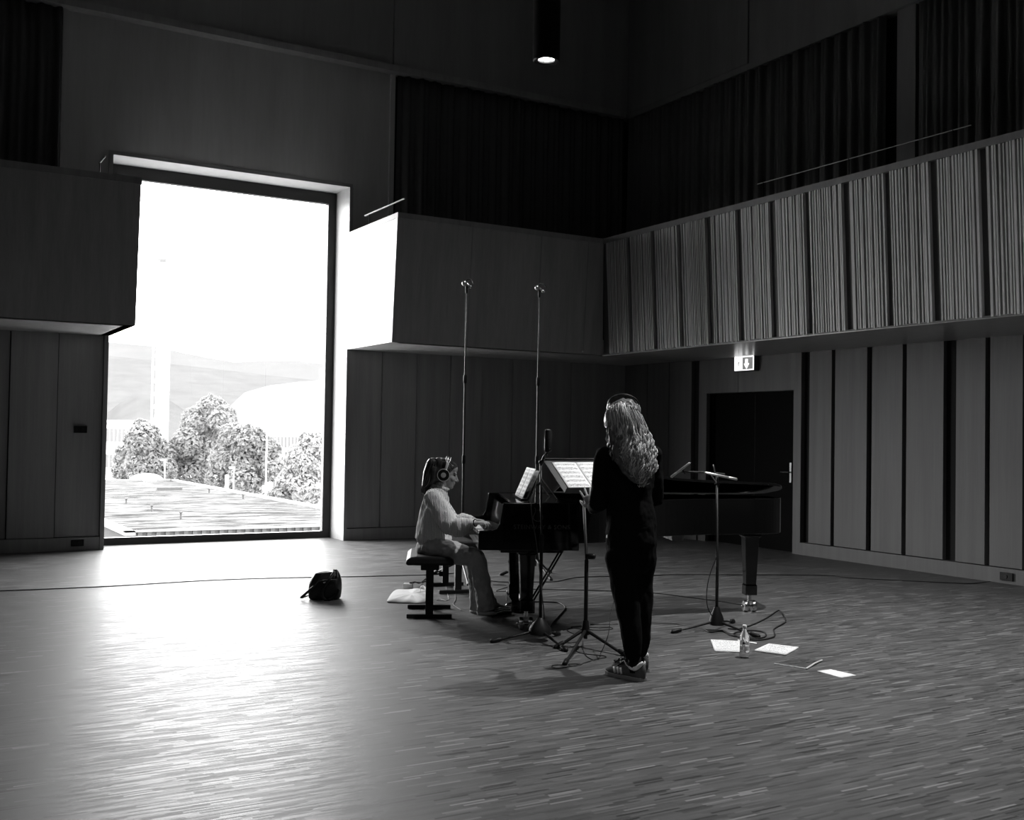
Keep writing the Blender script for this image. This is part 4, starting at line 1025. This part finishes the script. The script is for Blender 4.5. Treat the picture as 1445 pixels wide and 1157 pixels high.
shr, elr, wrr = sp_(922, 642, FC+.06), sp_(925, 705, FC+.08), sp_(903, 712, FC+.30)
for a, b, c in ((shl, ell, wrl), (shr, elr, wrr)):
    body.tube([a, (a+b)/2, b, (b+c)/2, c], [.05, .045, .04, .035, .024], 12)
hand(body, wrl, sp_(829, 692, FC+.30)-wrl, Vector((.25, .95, .1)), Vector((-1, .1, .25)), .14, 1.0, .22, (.1, .12, .2, .3))
hand(body, wrr, Vector((-.75, .55, .1)), (-.3, -.2, -1), (.3, 1, .2), .5, 1.0)
la, ra = sp_(895.5, 941, FC-.03), sp_(899, 935, FC+.05)
lk, rk = sp_(887, 846, FC-.02), sp_(900, 846, FC+.09)
for h, k, a in ((hip+Vector((-.07, -.02, -.02)), lk, la), (hip+Vector((.07, .02, -.02)), rk, ra)):
    body.tube([h, h*.5+k*.5, k, k*.6+a*.4, a], [.09, .078, .056, .05, .034], 14)
link('body', remeshed(body, .0042, 3), SKIN, stander, smooth=True)
# black top
tp = MB()
def wid(px0, px1, f=FC): return abs(px1-px0)*f/FPX/2
secs = [(sp_(891, 766, FC), (wid(854, 928), .135)), (sp_(891, 740, FC), (wid(855, 927), .135)), (sp_(889, 705, FC), (.145, .12)), (sp_(888, 670, FC), (.16, .118)), (sp_(887, 648, FC), (.165, .10)), (sp_(887, 632, FC), (.12, .078)), (sp_(886, 626, FC), (.07, .065))]
tp.tube([a for a, b in secs], [b for a, b in secs], 24, side=ls)
tp.tube([shl, shl*.5+ell*.5, ell, ell*.45+wrl*.55, wrl+(ell-wrl)*.10], [.062, .057, .052, .046, .036], 16)
tp.tube([shr, shr*.5+elr*.5, elr, elr*.45+wrr*.55, wrr+(elr-wrr)*.10], [.062, .057, .052, .046, .036], 16)
link('knit_top', wrinkle(remeshed(tp, .007, 4), .008, 10, 3), BLACKCLOTH, stander, smooth=True)
# trousers
tr = MB()
tr.tube([sp_(891, 742, FC), sp_(891, 765, FC), sp_(891, 785, FC)], [(wid(856, 927), .13), (wid(853.5, 928.5), .135), (wid(856, 927), .125)], 22, side=ls)
for h, ks in ((-1, [(873.5, 785, .088), (879, 820, .083), (884.5, 850, .077), (889, 885, .068), (892, 912, .056), (893, 921, .053)]), (1, [(907, 785, .092), (903.5, 820, .085), (903.5, 850, .080), (903.5, 885, .069), (902.5, 908, .058), (901.5, 919, .053)])):
    f = FC + h*.05; tr.tube([sp_(x, y, f) for x, y, r in ks], [r for x, y, r in ks], 18)
tr.tube([sp_(890, 790, FC), sp_(893, 830, FC), sp_(895, 872, FC), sp_(897, 905, FC)], [.07, .065, .05, .03], 14)
link('trousers', wrinkle(remeshed(tr, .007, 4), .009, 9, 8, (1, 1, .6)), BLACKTROUSER, stander, smooth=True)
obj('sock', MB().tube([la+Vector((0, 0, .06)), la+Vector((.006, 0, -.03))], .041, 14, rnd=False), FELT, stander, smooth=True); obj('sock', MB().tube([ra+Vector((0, 0, .06)), ra+Vector((0, 0, -.03))], .041, 14, rnd=False), FELT, stander, smooth=True)
# sneakers
SUEDE = mat('grey_suede', .10, .85, .1); RUB = mat('rubber_sole', .24, .6); LEA = mat('white_leather', .85, .5)
def sneaker(heel, toe):
    A = lev(heel)-w0_; B = lev(toe)-w0_; A.z = B.z = 0; d = (B-A); ln = d.length; d.normalize(); z = Vector((0, 0, 1)); sd = z.cross(d)
    def p(u, v, h): return A + d*u*ln + sd*v + z*h
    mb = MB(); S = [(.07, .030, .045, .07), (.2, .036, .05, .058), (.36, .038, .048, .056), (.52, .041, .042, .046), (.68, .043, .036, .036), (.84, .040, .031, .027), (.95, .025, .028, .018)]
    mb.tube([p(u, 0, h) for u, w, h, r in S], [(w, r) for u, w, h, r in S], 18, side=sd)
    me = remeshed(mb, .004, 4)
    for v in me.vertices: v.co.z = max(v.co.z, .018)
    sh_ = link('sneaker', me, SUEDE, stander, smooth=True)
    so = MB(); pr = [(.0, .030), (.04, .034), (.2, .039), (.36, .040), (.52, .043), (.7, .0455), (.86, .042), (.96, .030), (1.0, .014)]
    ring = [(u, w) for u, w in pr] + [(u, -w) for u, w in pr[::-1]]; n = len(ring)
    so.add([p(u, v, .0) for u, v in ring] + [p(u, v, .024+.006*(u > .9)) for u, v in ring], [tuple(range(n)), tuple(range(2*n-1, n-1, -1))] + [(i, (i+1) % n, n+(i+1) % n, n+i) for i in range(n)])
    obj('sole', so, RUB, sh_, bevel=.003)
    for sg in (1, -1):
        for u in (.50, .585, .67):
            pts = [p(u-.02, sg*.0445, .03), p(u+.005, sg*.043, .05), p(u+.03, sg*.036, .068)]
            obj('stripe', MB().tube(pts, [(.0085, .003)]*3, 8, side=d, rnd=False), LEA, sh_, smooth=True)
        pts = [p(.30, sg*.040, .082), p(.2, sg*.040, .074), p(.1, sg*.036, .085), p(.035, sg*.024, .105), p(.01, sg*.008, .115)]
        obj('heel_panel', MB().tube(smooth_path(pts, 4), [(.008, .004)]*5+[(.013, .005)]*12, 8, side=z), LEA, sh_, smooth=True)
        obj('collar_piping', MB().tube(smooth_path([p(.44, sg*.033, .115), p(.36, sg*.039, .092), p(.27, sg*.041, .080)], 5), [.0035]*11, 6), LEA, sh_, smooth=True)
    tg = MB().tube([p(.55, 0, .085), p(.46, 0, .115), p(.42, 0, .135)], [(.022, .007)]*3, 10, side=sd); obj('tongue', tg, SUEDE, sh_, smooth=True)
    lc = MB()
    for u, h in ((.47, .115), (.52, .103), (.57, .092), (.62, .083)): lc.tube([p(u, -.026, h-.008), p(u, 0, h), p(u, .026, h-.008)], .004, 6)
    for sg in (1, -1): lc.tube(smooth_path([p(.5, 0, .115), p(.55, sg*.028, .125), p(.60, sg*.033, .110), p(.54, sg*.012, .112)], 4), [.0036]*13, 6)
    lc.tube([p(.52, 0, .114), p(.62, .02, .11), p(.70, .03, .09)], .0036, 6)
    obj('laces', lc, FELT, sh_, smooth=True)
sneaker(fl(908.5, 962), fl(856, 951)); sneaker(fl(912, 949), fl(868, 938))
# hair
core = MB()
core.ball(sq(-.03, 0, .03), (.100, .098, .098), 20, SM); core.ball(sq(-.045, 0, -.05), (.08, .10, .09), 18, SM)
core.tube([sp_(881, 600, FC-.05), sp_(889, 622, FC-.10), sp_(893, 645, FC-.13), sp_(899, 665, FC-.13), sp_(904, 678, FC-.12)], [(.11, .07), (.125, .06), (.118, .045), (.085, .035), (.035, .02)], 18, side=(1, .1, 0))
hair = link('hair', wrinkle(remeshed(core, .007, 3), .012, 22, 4, (1, 1, .45)), hair_mat('hair_underlayer', .05, .12), stander, smooth=True)
rnd = random.Random(23); hs = MB()
def lerp(tab, x):
    for (a, u), (b, v) in zip(tab, tab[1:]):
        if x <= b: return u + (v-u)*(x-a)/(b-a)
    return tab[-1][1]
yend = [(0, 648), (.15, 655), (.3, 667), (.5, 680), (.65, 685), (.8, 681), (1, 664)]
xl_ = [(565, 862), (580, 855), (600, 857), (620, 858), (640, 862), (660, 871), (686, 893)]
xr_ = [(565, 892), (580, 904), (600, 911), (620, 920), (640, 925), (660, 927), (686, 914)]
for i in range(400):
    q = rnd.random(); q = q*.96+.02; ye = lerp(yend, q) + rnd.uniform(-9, 3); lay = rnd.random()
    ys = 567 + 10*abs(q-.45)**1.5*4 + rnd.uniform(0, 12 if i % 3 else 45); n_ = 18; pts = []; rad = []
    ph = rnd.uniform(0, 6.28); fr = rnd.uniform(.22, .34); am = rnd.uniform(1.8, 4.2)
    for k in range(n_):
        u = k/(n_-1); y_ = ys + (ye-ys)*u
        x_ = lerp(xl_, y_) + (lerp(xr_, y_)-lerp(xl_, y_))*min(1, max(0, q + .03*sin(y_*.05+ph)))
        wv = am*min(1, max(0, (y_-590)/40))
        x_ += wv*sin(fr*y_+ph); e = (q-.5)*2
        back = lerp([(560, .02), (567, .075), (575, .108), (590, .135), (605, .142), (620, .15), (640, .182), (665, .18), (690, .155)], y_)*(1-.62*e*e) + .012*lay
        f = FC - back + .004*wv*cos(fr*y_+ph)
        pts.append(sp_(x_, y_, f)); rad.append(.0052*(1-.75*u**3))
    if rnd.random() < .35:   # curled end
        p = pts[-1]; t = rnd.uniform(-1, 1); pts += [p+Vector((.012*t, -.004, -.006)), p+Vector((.024*t, -.008, .002))]; rad += [.0022, .0012]
    hs.tube(pts, rad, 5)
obj('hair_strands', hs, strand_mat('fair_hair_strand', .10, .75), hair, smooth=True)
# her headphones
hp = thing('headphones', 'black and silver headphones worn by the standing person', 'headphones', at(879, 591, FC+.01), -YAW)
ho2 = SC
def h2(a, b, z): return sq(a, b, z) - ho2
for sg in (-1, 1):
    c = h2(-.0, sg*.108, -.01); ax = (h2(0, sg, 0)-h2(0, 0, 0)).normalized(); MX = ax.to_track_quat('Z', 'Y').to_matrix()
    cup = obj('ear_cup', MB().lathe([(.035, -.026), (.048, -.024), (.050, -.006), (.046, .008), (.03, .014), (.0, .015)], c, 30, MX), BLACKP, hp, auto=True)
    obj('ring', MB().tube([c + MX @ Vector((.048*cos(2*pi*k/30), .048*sin(2*pi*k/30), .006)) for k in range(31)], .004, 6, cap=False), mat('brushed_ring', .45, .35, .5, .2), cup, smooth=True)
    obj('disc', MB().lathe([(.02, .012), (.02, .018), (.0, .019)], c, 20, MX), mat('grey_disc', .4, .4), cup, auto=True)
    obj('slider', MB().tube([h2(-.02, sg*.112, .03), h2(-.015, sg*.113, .075), h2(-.012, sg*.104, .10)], [(.012, .006), (.013, .006), (.012, .006)], 8, side=sd_f), mat('polished_slider', .8, .25, .5, .3), hp, smooth=True)
arc = [h2(-.01, .108*cos(radians(th)), .09+.075*sin(radians(th))) for th in range(0, 181, 9)]
obj('headband', MB().tube(arc, [(.014, .005)]*len(arc), 8, side=sd_f), BLACKP, hp, smooth=True)
# ================================================================== OUTSIDE THE WINDOW
GZ = -9.0
LAWN = mat('bright_gravel_ground', .3, .9, .0)
struct('ground', MB().grid(lambda u, v: (-200+600*u, 20+480*v, GZ), 2, 2), LAWN)
def roofmat():
    m = mat('roof_gravel', .3, .9, .0); t = NT(m); v = t.coord((.5, 2.2, 1))
    n = t.noise(v, 1.3, 5, .72)
    t.l.new(t.ramp(n, [(.40, .02), (.46, .03), (.50, .06), (.56, .075)]), t.b.inputs['Base Color']); return m
RFA = (6.28, 33.25); RFB = (15.75, 68.2); RZ = -1.5
bl = thing('low_building', 'low flat roofed building with ribbed fascia outside the window', 'building', ((RFA[0]+RFB[0])/2, (RFA[1]+RFB[1])/2, GZ))
bo_ = Vector(bl.location)
obj('wall', MB().box(Vector((RFA[0]+.2, RFA[1]+.2, GZ))-bo_, Vector((RFB[0]-.15, RFB[1]-.15, RZ-.12))-bo_), mat('pale_render', .05, .9, .0), bl)
obj('roof', MB().box(Vector((RFA[0]+.25, RFA[1]+.25, RZ-.2))-bo_, Vector((RFB[0]-.25, RFB[1]-.25, RZ-.1))-bo_), roofmat(), bl)
cpm = MB()
for lo, hi in (((RFA[0], RFA[1], RZ-.035), (RFB[0], RFA[1]+.3, RZ)), ((RFA[0], RFB[1]-.3, RZ-.13), (RFB[0], RFB[1], RZ)), ((RFA[0], RFA[1], RZ-.13), (RFA[0]+.3, RFB[1], RZ)), ((RFB[0]-.3, RFA[1], RZ-.13), (RFB[0], RFB[1], RZ))): cpm.box(Vector(lo)-bo_, Vector(hi)-bo_)
obj('parapet_coping', cpm, mat('coping_metal', .07, .5), bl)
fa = MB(); x = RFA[0]+.1
fa.box(Vector((RFA[0]+.1, RFA[1]+.1, RZ-1.2))-bo_, Vector((RFB[0]-.1, RFA[1]+.16, RZ-.034))-bo_)
while x < RFB[0]-.2: fa.box(Vector((x, RFA[1]+.04, RZ-1.2))-bo_, Vector((x+.13, RFA[1]+.10, RZ-.036))-bo_); x += .27
obj('fascia', fa, mat('ribbed_sheet', .04, .8, .0), bl)
def onroof(px, py): return fl(px, py, RZ-.1)
for k, (px, py, w, d, hgt, lab) in enumerate(((239, 692, 1.3, .12, .16, 'long low dark vent lying on the white roof'), (178, 711, .12, .12, .32, 'short pipe stub on the white roof nearest its left edge'), (214, 722, .12, .12, .35, 'short pipe stub on the white roof in front of the low vent'), (255, 733, .12, .12, .38, 'short pipe stub on the white roof closest to the window'), (295, 695.5, .14, .14, .3, 'short pipe stub on the white roof right of the low vent'), (343, 704, .14, .14, .3, 'short pipe stub on the white roof near its right parapet'))):
    p = onroof(px, py)
    o = MB().box((-w/2, -d/2, 0), (w/2, d/2, hgt)) if k == 0 else MB().lathe([(w*.3, 0), (w*.3, hgt*.6), (w*.55, hgt*.6), (w*.55, hgt*.6+.05)], (0, 0, 0), 12)
    ob = obj('roof_vent' if k == 0 else 'roof_pipe', o, mat('vent_grey', .025, .7), None); ob.location = p; ob.rotation_euler.z = 0
    tag(ob, lab, 'vent' if k == 0 else 'pipe', None if k == 0 else 'pipe stubs on the roof')
# low bright mound at the far left of the roof
p = onroof(207, 678); ob = obj('roof_dome', MB().ball((0, 0, 0), (1.0, 1.0, .45), 20), mat('dome_white', .4, .5), smooth=True); ob.location = p; tag(ob, 'low white dome at the far edge of the roof', 'skylight')

# trees
def leafmat(name, v):
    m = mat(name, v, .7, .1); t = NT(m); tl = t.node('ShaderNodeBsdfTranslucent'); tl.inputs[0].default_value = (v*1.6, v*1.6, v*1.6, 1)
    mx = t.node('ShaderNodeMixShader'); mx.inputs[0].default_value = .38
    t.l.new(t.b.outputs[0], mx.inputs[1]); t.l.new(tl.outputs[0], mx.inputs[2]); t.l.new(mx.outputs[0], t.n['Material Output'].inputs[0]); return m
LEAF = leafmat('leaf', .115); BARK = mat('bark', .06, .9, .1)
LEAF2 = leafmat('pale_leaf', .17)
def tree(label, px, f, top, blobs, nleaf, leaf, sz=.30, seed=0, sd=.42):
    """blobs: (px, py, radius px) lobes of the crown, seen at distance f"""
    rnd = random.Random(seed); base = at(px, 600, f); base.z = GZ
    t = thing('tree', label, 'tree', base, 0, 'trees beyond the roof')
    tk = MB(); crown = []
    for bx, by, br in blobs:
        c = at(bx, by, f + rnd.uniform(-1.2, 1.2)); crown.append((c-base, br*f/FPX))
    hc = max(c.z for c, r in crown)
    tk.tube([(0, 0, 0), (.1, 0, hc*.4), (0, .05, hc*.85)], [.3, .24, .08], 10)
    for c, r in crown: tk.tube([(0, 0, min(c.z*.6, hc*.5)), c*.6+Vector((0, 0, c.z*.3)), c], [.12, .07, .03], 6)
    obj('trunk', tk, BARK, t, smooth=True)
    mb = MB(); tot = sum(r*r for c, r in crown)
    for c, r in crown:
        for i in range(int(nleaf*r*r/tot)):
            while True:
                v = Vector((rnd.uniform(-1, 1), rnd.uniform(-1, 1), rnd.uniform(-1, 1)))
                if .05 < v.length <= 1: break
            v = v.normalized()*(v.length**.35)
            k = 1 + .22*noise.noise(v*2.6 + Vector((seed, c.x, c.z)))
            p = c + Vector((v.x*r, v.y*r, v.z*r*.95))*k
            nn = (v + Vector((rnd.uniform(-.8, .8), rnd.uniform(-.8, .8), rnd.uniform(-.2, 1.1)))).normalized()
            a = nn.orthogonal().normalized(); b = nn.cross(a); th = rnd.uniform(0, 6.28); a, b = a*cos(th)+b*sin(th), b*cos(th)-a*sin(th)
            s = sz*rnd.uniform(.6, 1.25)
            mb.add([p-a*s, p-b*s*.5+nn*s*.1, p+a*s, p+b*s*.5+nn*s*.1], [(0, 1, 2, 3)])
    me = mb.mesh('foliage'); o = link('foliage', me, leaf, t)
    return t
tree('dark rounded tree at the left of the window view beside the pale building', 203, 95, 0, [(202, 622, 26), (180, 645, 20), (225, 640, 22), (203, 655, 28), (172, 665, 14), (232, 662, 18), (200, 603, 13)], 8200, LEAF, .23, 1)
tree('tallest tree standing in the middle of the window view', 285, 98, 0, [(300, 578, 22), (285, 600, 30), (315, 592, 20), (265, 625, 22), (290, 640, 32), (258, 650, 20), (275, 668, 28)], 9500, LEAF, .23, 2)
tree('bushy tree right of the tallest tree, behind the flagpole', 350, 90, 0, [(350, 622, 26), (330, 615, 20), (375, 635, 22), (350, 655, 34), (320, 650, 26), (385, 662, 18), (345, 680, 26), (308, 676, 18)], 9500, LEAF, .22, 3)
tree('pale tree at the right edge of the window view', 432, 80, 0, [(440, 625, 20), (425, 650, 24), (445, 660, 26), (410, 680, 20), (432, 690, 26), (455, 640, 22)], 8200, LEAF2, .2, 4)
tree('low shrub growing between the bushy tree and the pale tree', 395, 78, 0, [(392, 698, 13), (378, 702, 9), (406, 703, 12)], 900, LEAF, .2, 5)
# lamp posts, flagpole
def post(name, label, cat, px, ytop, f, r, head_=True, group=None):
    b = at(px, 640, f); b.z = GZ; tp_ = at(px, ytop, f)-b; t = thing(name, label, cat, b, -YAW, group)
    obj('pole', MB().tube([(0, 0, 0), (0, 0, tp_.z)], [r*1.2, r], 8, rnd=False), mat('galvanised', .25, .5), t, smooth=True)
    if head_: obj('lamp_head', MB().box((-.32, -.09, tp_.z-.02), (.06, .12, tp_.z+.12)), mat('lamp_white', .3, .5), t, bevel=.03)
    return t
post('street_lamp', 'slim street lamp in front of the bushy tree', 'street lamp', 330.5, 661, 70, .04, True, 'street lamps')
post('street_lamp', 'slim street lamp in front of the dark rounded tree', 'street lamp', 233, 650, 76, .04, True, 'street lamps')
post('flagpole', 'bare white flagpole in front of the bushy tree', 'flagpole', 376, 602, 74, .05, False)
post('bollard_post', 'thick pale post left of the street lamp at the roof edge', 'post', 321, 670, 71, .12, False)
# tower crane
cb_ = at(225, 600, 170); cb_.z = GZ; t = thing('tower_crane', 'white tower crane behind the trees', 'crane', cb_, -YAW)
CW = mat('crane_white', .5, .5); mh = (at(225, 368, 170)-cb_).z; mb = MB(); hwc = .95
for sx in (-1, 1):
    for sy in (-1, 1): mb.box((sx*hwc-.12, sy*hwc-.12, 0), (sx*hwc+.12, sy*hwc+.12, mh))
z = 0
mb.box((-hwc, hwc-.05, 0), (hwc, hwc, mh))
while z < mh-2:
    for sy in (-1, 1):
        mb.tube([(-hwc, sy*hwc, z), (hwc, sy*hwc, z+2)], .09, 5, rnd=False); mb.box((-hwc, sy*hwc-.08, z), (hwc, sy*hwc+.08, z+.16))
    z += 2
obj('mast', mb, CW, t)
obj('cab', MB().box((-.9, -1.2, mh), (.9, 1.2, mh+1.9)), mat('crane_cab', .07, .5), t, bevel=.1)
jb = MB()
for y_ in (-.5, .5): jb.tube([(-8, y_, mh+2.2), (26, y_, mh+2.2)], .1, 5, rnd=False)
jb.tube([(-8, 0, mh+3.2), (26, 0, mh+3.2)], .1, 5, rnd=False); x = -8
while x < 25: jb.tube([(x, -.5, mh+2.2), (x+1, 0, mh+3.2), (x+2, .5, mh+2.2)], .06, 4, rnd=False); x += 2
obj('jib', jb, CW, t)
# buildings beyond the trees
def block(label, px0, px1, ytop, f, rows, cols, depth=12, zb=None):
    a, b = at(px0, ytop, f), at(px1, ytop, f); w = (lev(b)-lev(a)).x; zt = a.z; c = (a+b)/2; c.z = GZ
    t = thing('office_block', label, 'building', c, -YAW, 'pale buildings behind the trees'); H = zt-GZ
    obj('wall', MB().box((-w/2, 0, 0), (w/2, depth, H)), mat('white_facade', .3, .8), t)
    obj('roof', MB().box((-w/2-.3, -.3, H), (w/2+.3, depth+.3, H+.3)), mat('white_facade', .3, .8), t)
    wm_ = fixn(MB().box((-w/cols*.33, -.06, 0), (w/cols*.33, .05, 1.5)).mesh('window')); wm_.materials.append(mat('facade_window', .03, .3))
    for r in range(rows):
        for k in range(cols):
            o = bpy.data.objects.new('window', wm_); COL.objects.link(o); o.parent = t; o.location = (-w/2+w*(k+.5)/cols, 0, H-2.2-3.0*r)
block('pale office block at the left edge of the window view', 138, 178, 596, 125, 4, 7)
block('pale office block with rows of windows between the bushy and the pale tree', 386, 446, 609, 150, 4, 12)
ob = obj('garden_wall', MB().box((-3, 0, 0), (3, .3, 3.2)), mat('white_facade', .3, .8)); p = at(392, 690, 82); p.z = GZ+2.0; ob.location = p; ob.rotation_euler.z = -YAW; tag(ob, 'low white wall at the foot of the flagpole', 'wall')
# hills
def hill(name, label, tab, f0, f1, m, zb=GZ, sd=0):
    """ridge line given as image points, rising from f0 in front to f1 at the crest"""
    nx = 80; x0, x1 = tab[0][0], tab[-1][0]; mb = MB()
    def fn(u, v):
        px = x0+(x1-x0)*u; py = lerp(tab, px); crest = at(px, py, f1); foot = L(lev(crest).x*f0/f1, f0, zb)
        if v <= .7:
            k = v/.7; p = foot*(1-k)+crest*k; p.z = foot.z + (crest.z-foot.z)*(k**1.15)
            if 0 < k: p.z += .012*(f1-f0)*noise.noise(p*.03+Vector((sd, 0, 0)))*(1-abs(2*k-1))
        else:
            k = (v-.7)/.3; p = crest + F0*(f1-f0)*.5*k; p.z = crest.z + (zb-crest.z)*k*k
        return p
    mb.grid(fn, nx, 26); o = obj(name, mb, m, smooth=True); return tag(o, label, 'hill')
def hazy_hillmat(name, lo, hi, sc):
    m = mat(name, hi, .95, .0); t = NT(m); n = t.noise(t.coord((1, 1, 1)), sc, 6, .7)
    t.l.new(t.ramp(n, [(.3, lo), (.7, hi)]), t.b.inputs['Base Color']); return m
HL, HH = .036, .047  # haze is put into the base colour: hills get paler with distance
hill('wooded_hill', 'nearer wooded hill rising at the left of the window view', [(60, 560), (130, 585), (153, 581), (170, 567), (195, 556), (216, 556), (240, 575), (300, 600), (420, 608)], 260, 420, hazy_hillmat('near_wood', HL*1.14, HH*1.1, .1), sd=1)
hill('wooded_hill', 'broad pale wooded hill across the middle of the window view', [(20, 490), (150, 501), (216, 507), (236, 512), (300, 519), (380, 529), (440, 535), (520, 540)], 500, 900, hazy_hillmat('mid_wood_hazy', HL*1.18, HH*1.12, .06), sd=2)
hill('distant_hill', 'faintest far hill under the white sky', [(0, 470), (150, 481), (216, 487), (260, 497), (330, 510), (370, 508), (420, 508), (470, 514), (560, 510)], 1100, 1600, hazy_hillmat('far_wood_hazy', HL*1.38, HH*1.2, .015), sd=3)
hill('meadow_hill', 'white meadow slope at the right of the window view', [(310, 603), (325, 572), (345, 553), (380, 543), (420, 538), (470, 534), (560, 530)], 330, 480, mat('pale_meadow', .1, .9, .0), sd=4)

# ================================================================== LIGHT
world = bpy.data.worlds.new('overcast'); scene.world = world; world.use_nodes = True
bg = world.node_tree.nodes['Background']; bg.inputs[0].default_value = (1, 1, 1, 1); bg.inputs[1].default_value = SKY
pd = bpy.data.lights.new('window_portal', 'AREA'); pd.shape = 'RECTANGLE'; pd.size = XW1-XW0; pd.size_y = ZW; pd.cycles.is_portal = True
po = bpy.data.objects.new('window_portal', pd); COL.objects.link(po); po.location = ((XW0+XW1)/2, YW+.12, ZW/2); po.rotation_euler = (-pi/2, 0, 0)

# ================================================================== CAMERA
cd = bpy.data.cameras.new('camera'); cd.sensor_fit = 'HORIZONTAL'; cd.sensor_width = 36; cd.lens = FPX/1445*36; cd.clip_end = 5000; cd.clip_start = .05
co = bpy.data.objects.new('camera', cd); COL.objects.link(co)
co.matrix_world = Matrix((( RR.x, UU.x, -FW.x, 0), (RR.y, UU.y, -FW.y, 0), (RR.z, UU.z, -FW.z, EYE), (0, 0, 0, 1)))
scene.camera = co
vs_ = scene.view_settings; vs_.view_transform = 'Standard'; vs_.look = 'None'; vs_.gamma = 1; vs_.exposure = EXPO; vs_.use_curve_mapping = False
scene.cycles.use_denoising = True
scene.cycles.max_bounces = 10; scene.cycles.diffuse_bounces = 6; scene.cycles.transparent_max_bounces = 12
scene.cycles.sample_clamp_indirect = 4; scene.cycles.caustics_reflective = False; scene.cycles.caustics_refractive = False
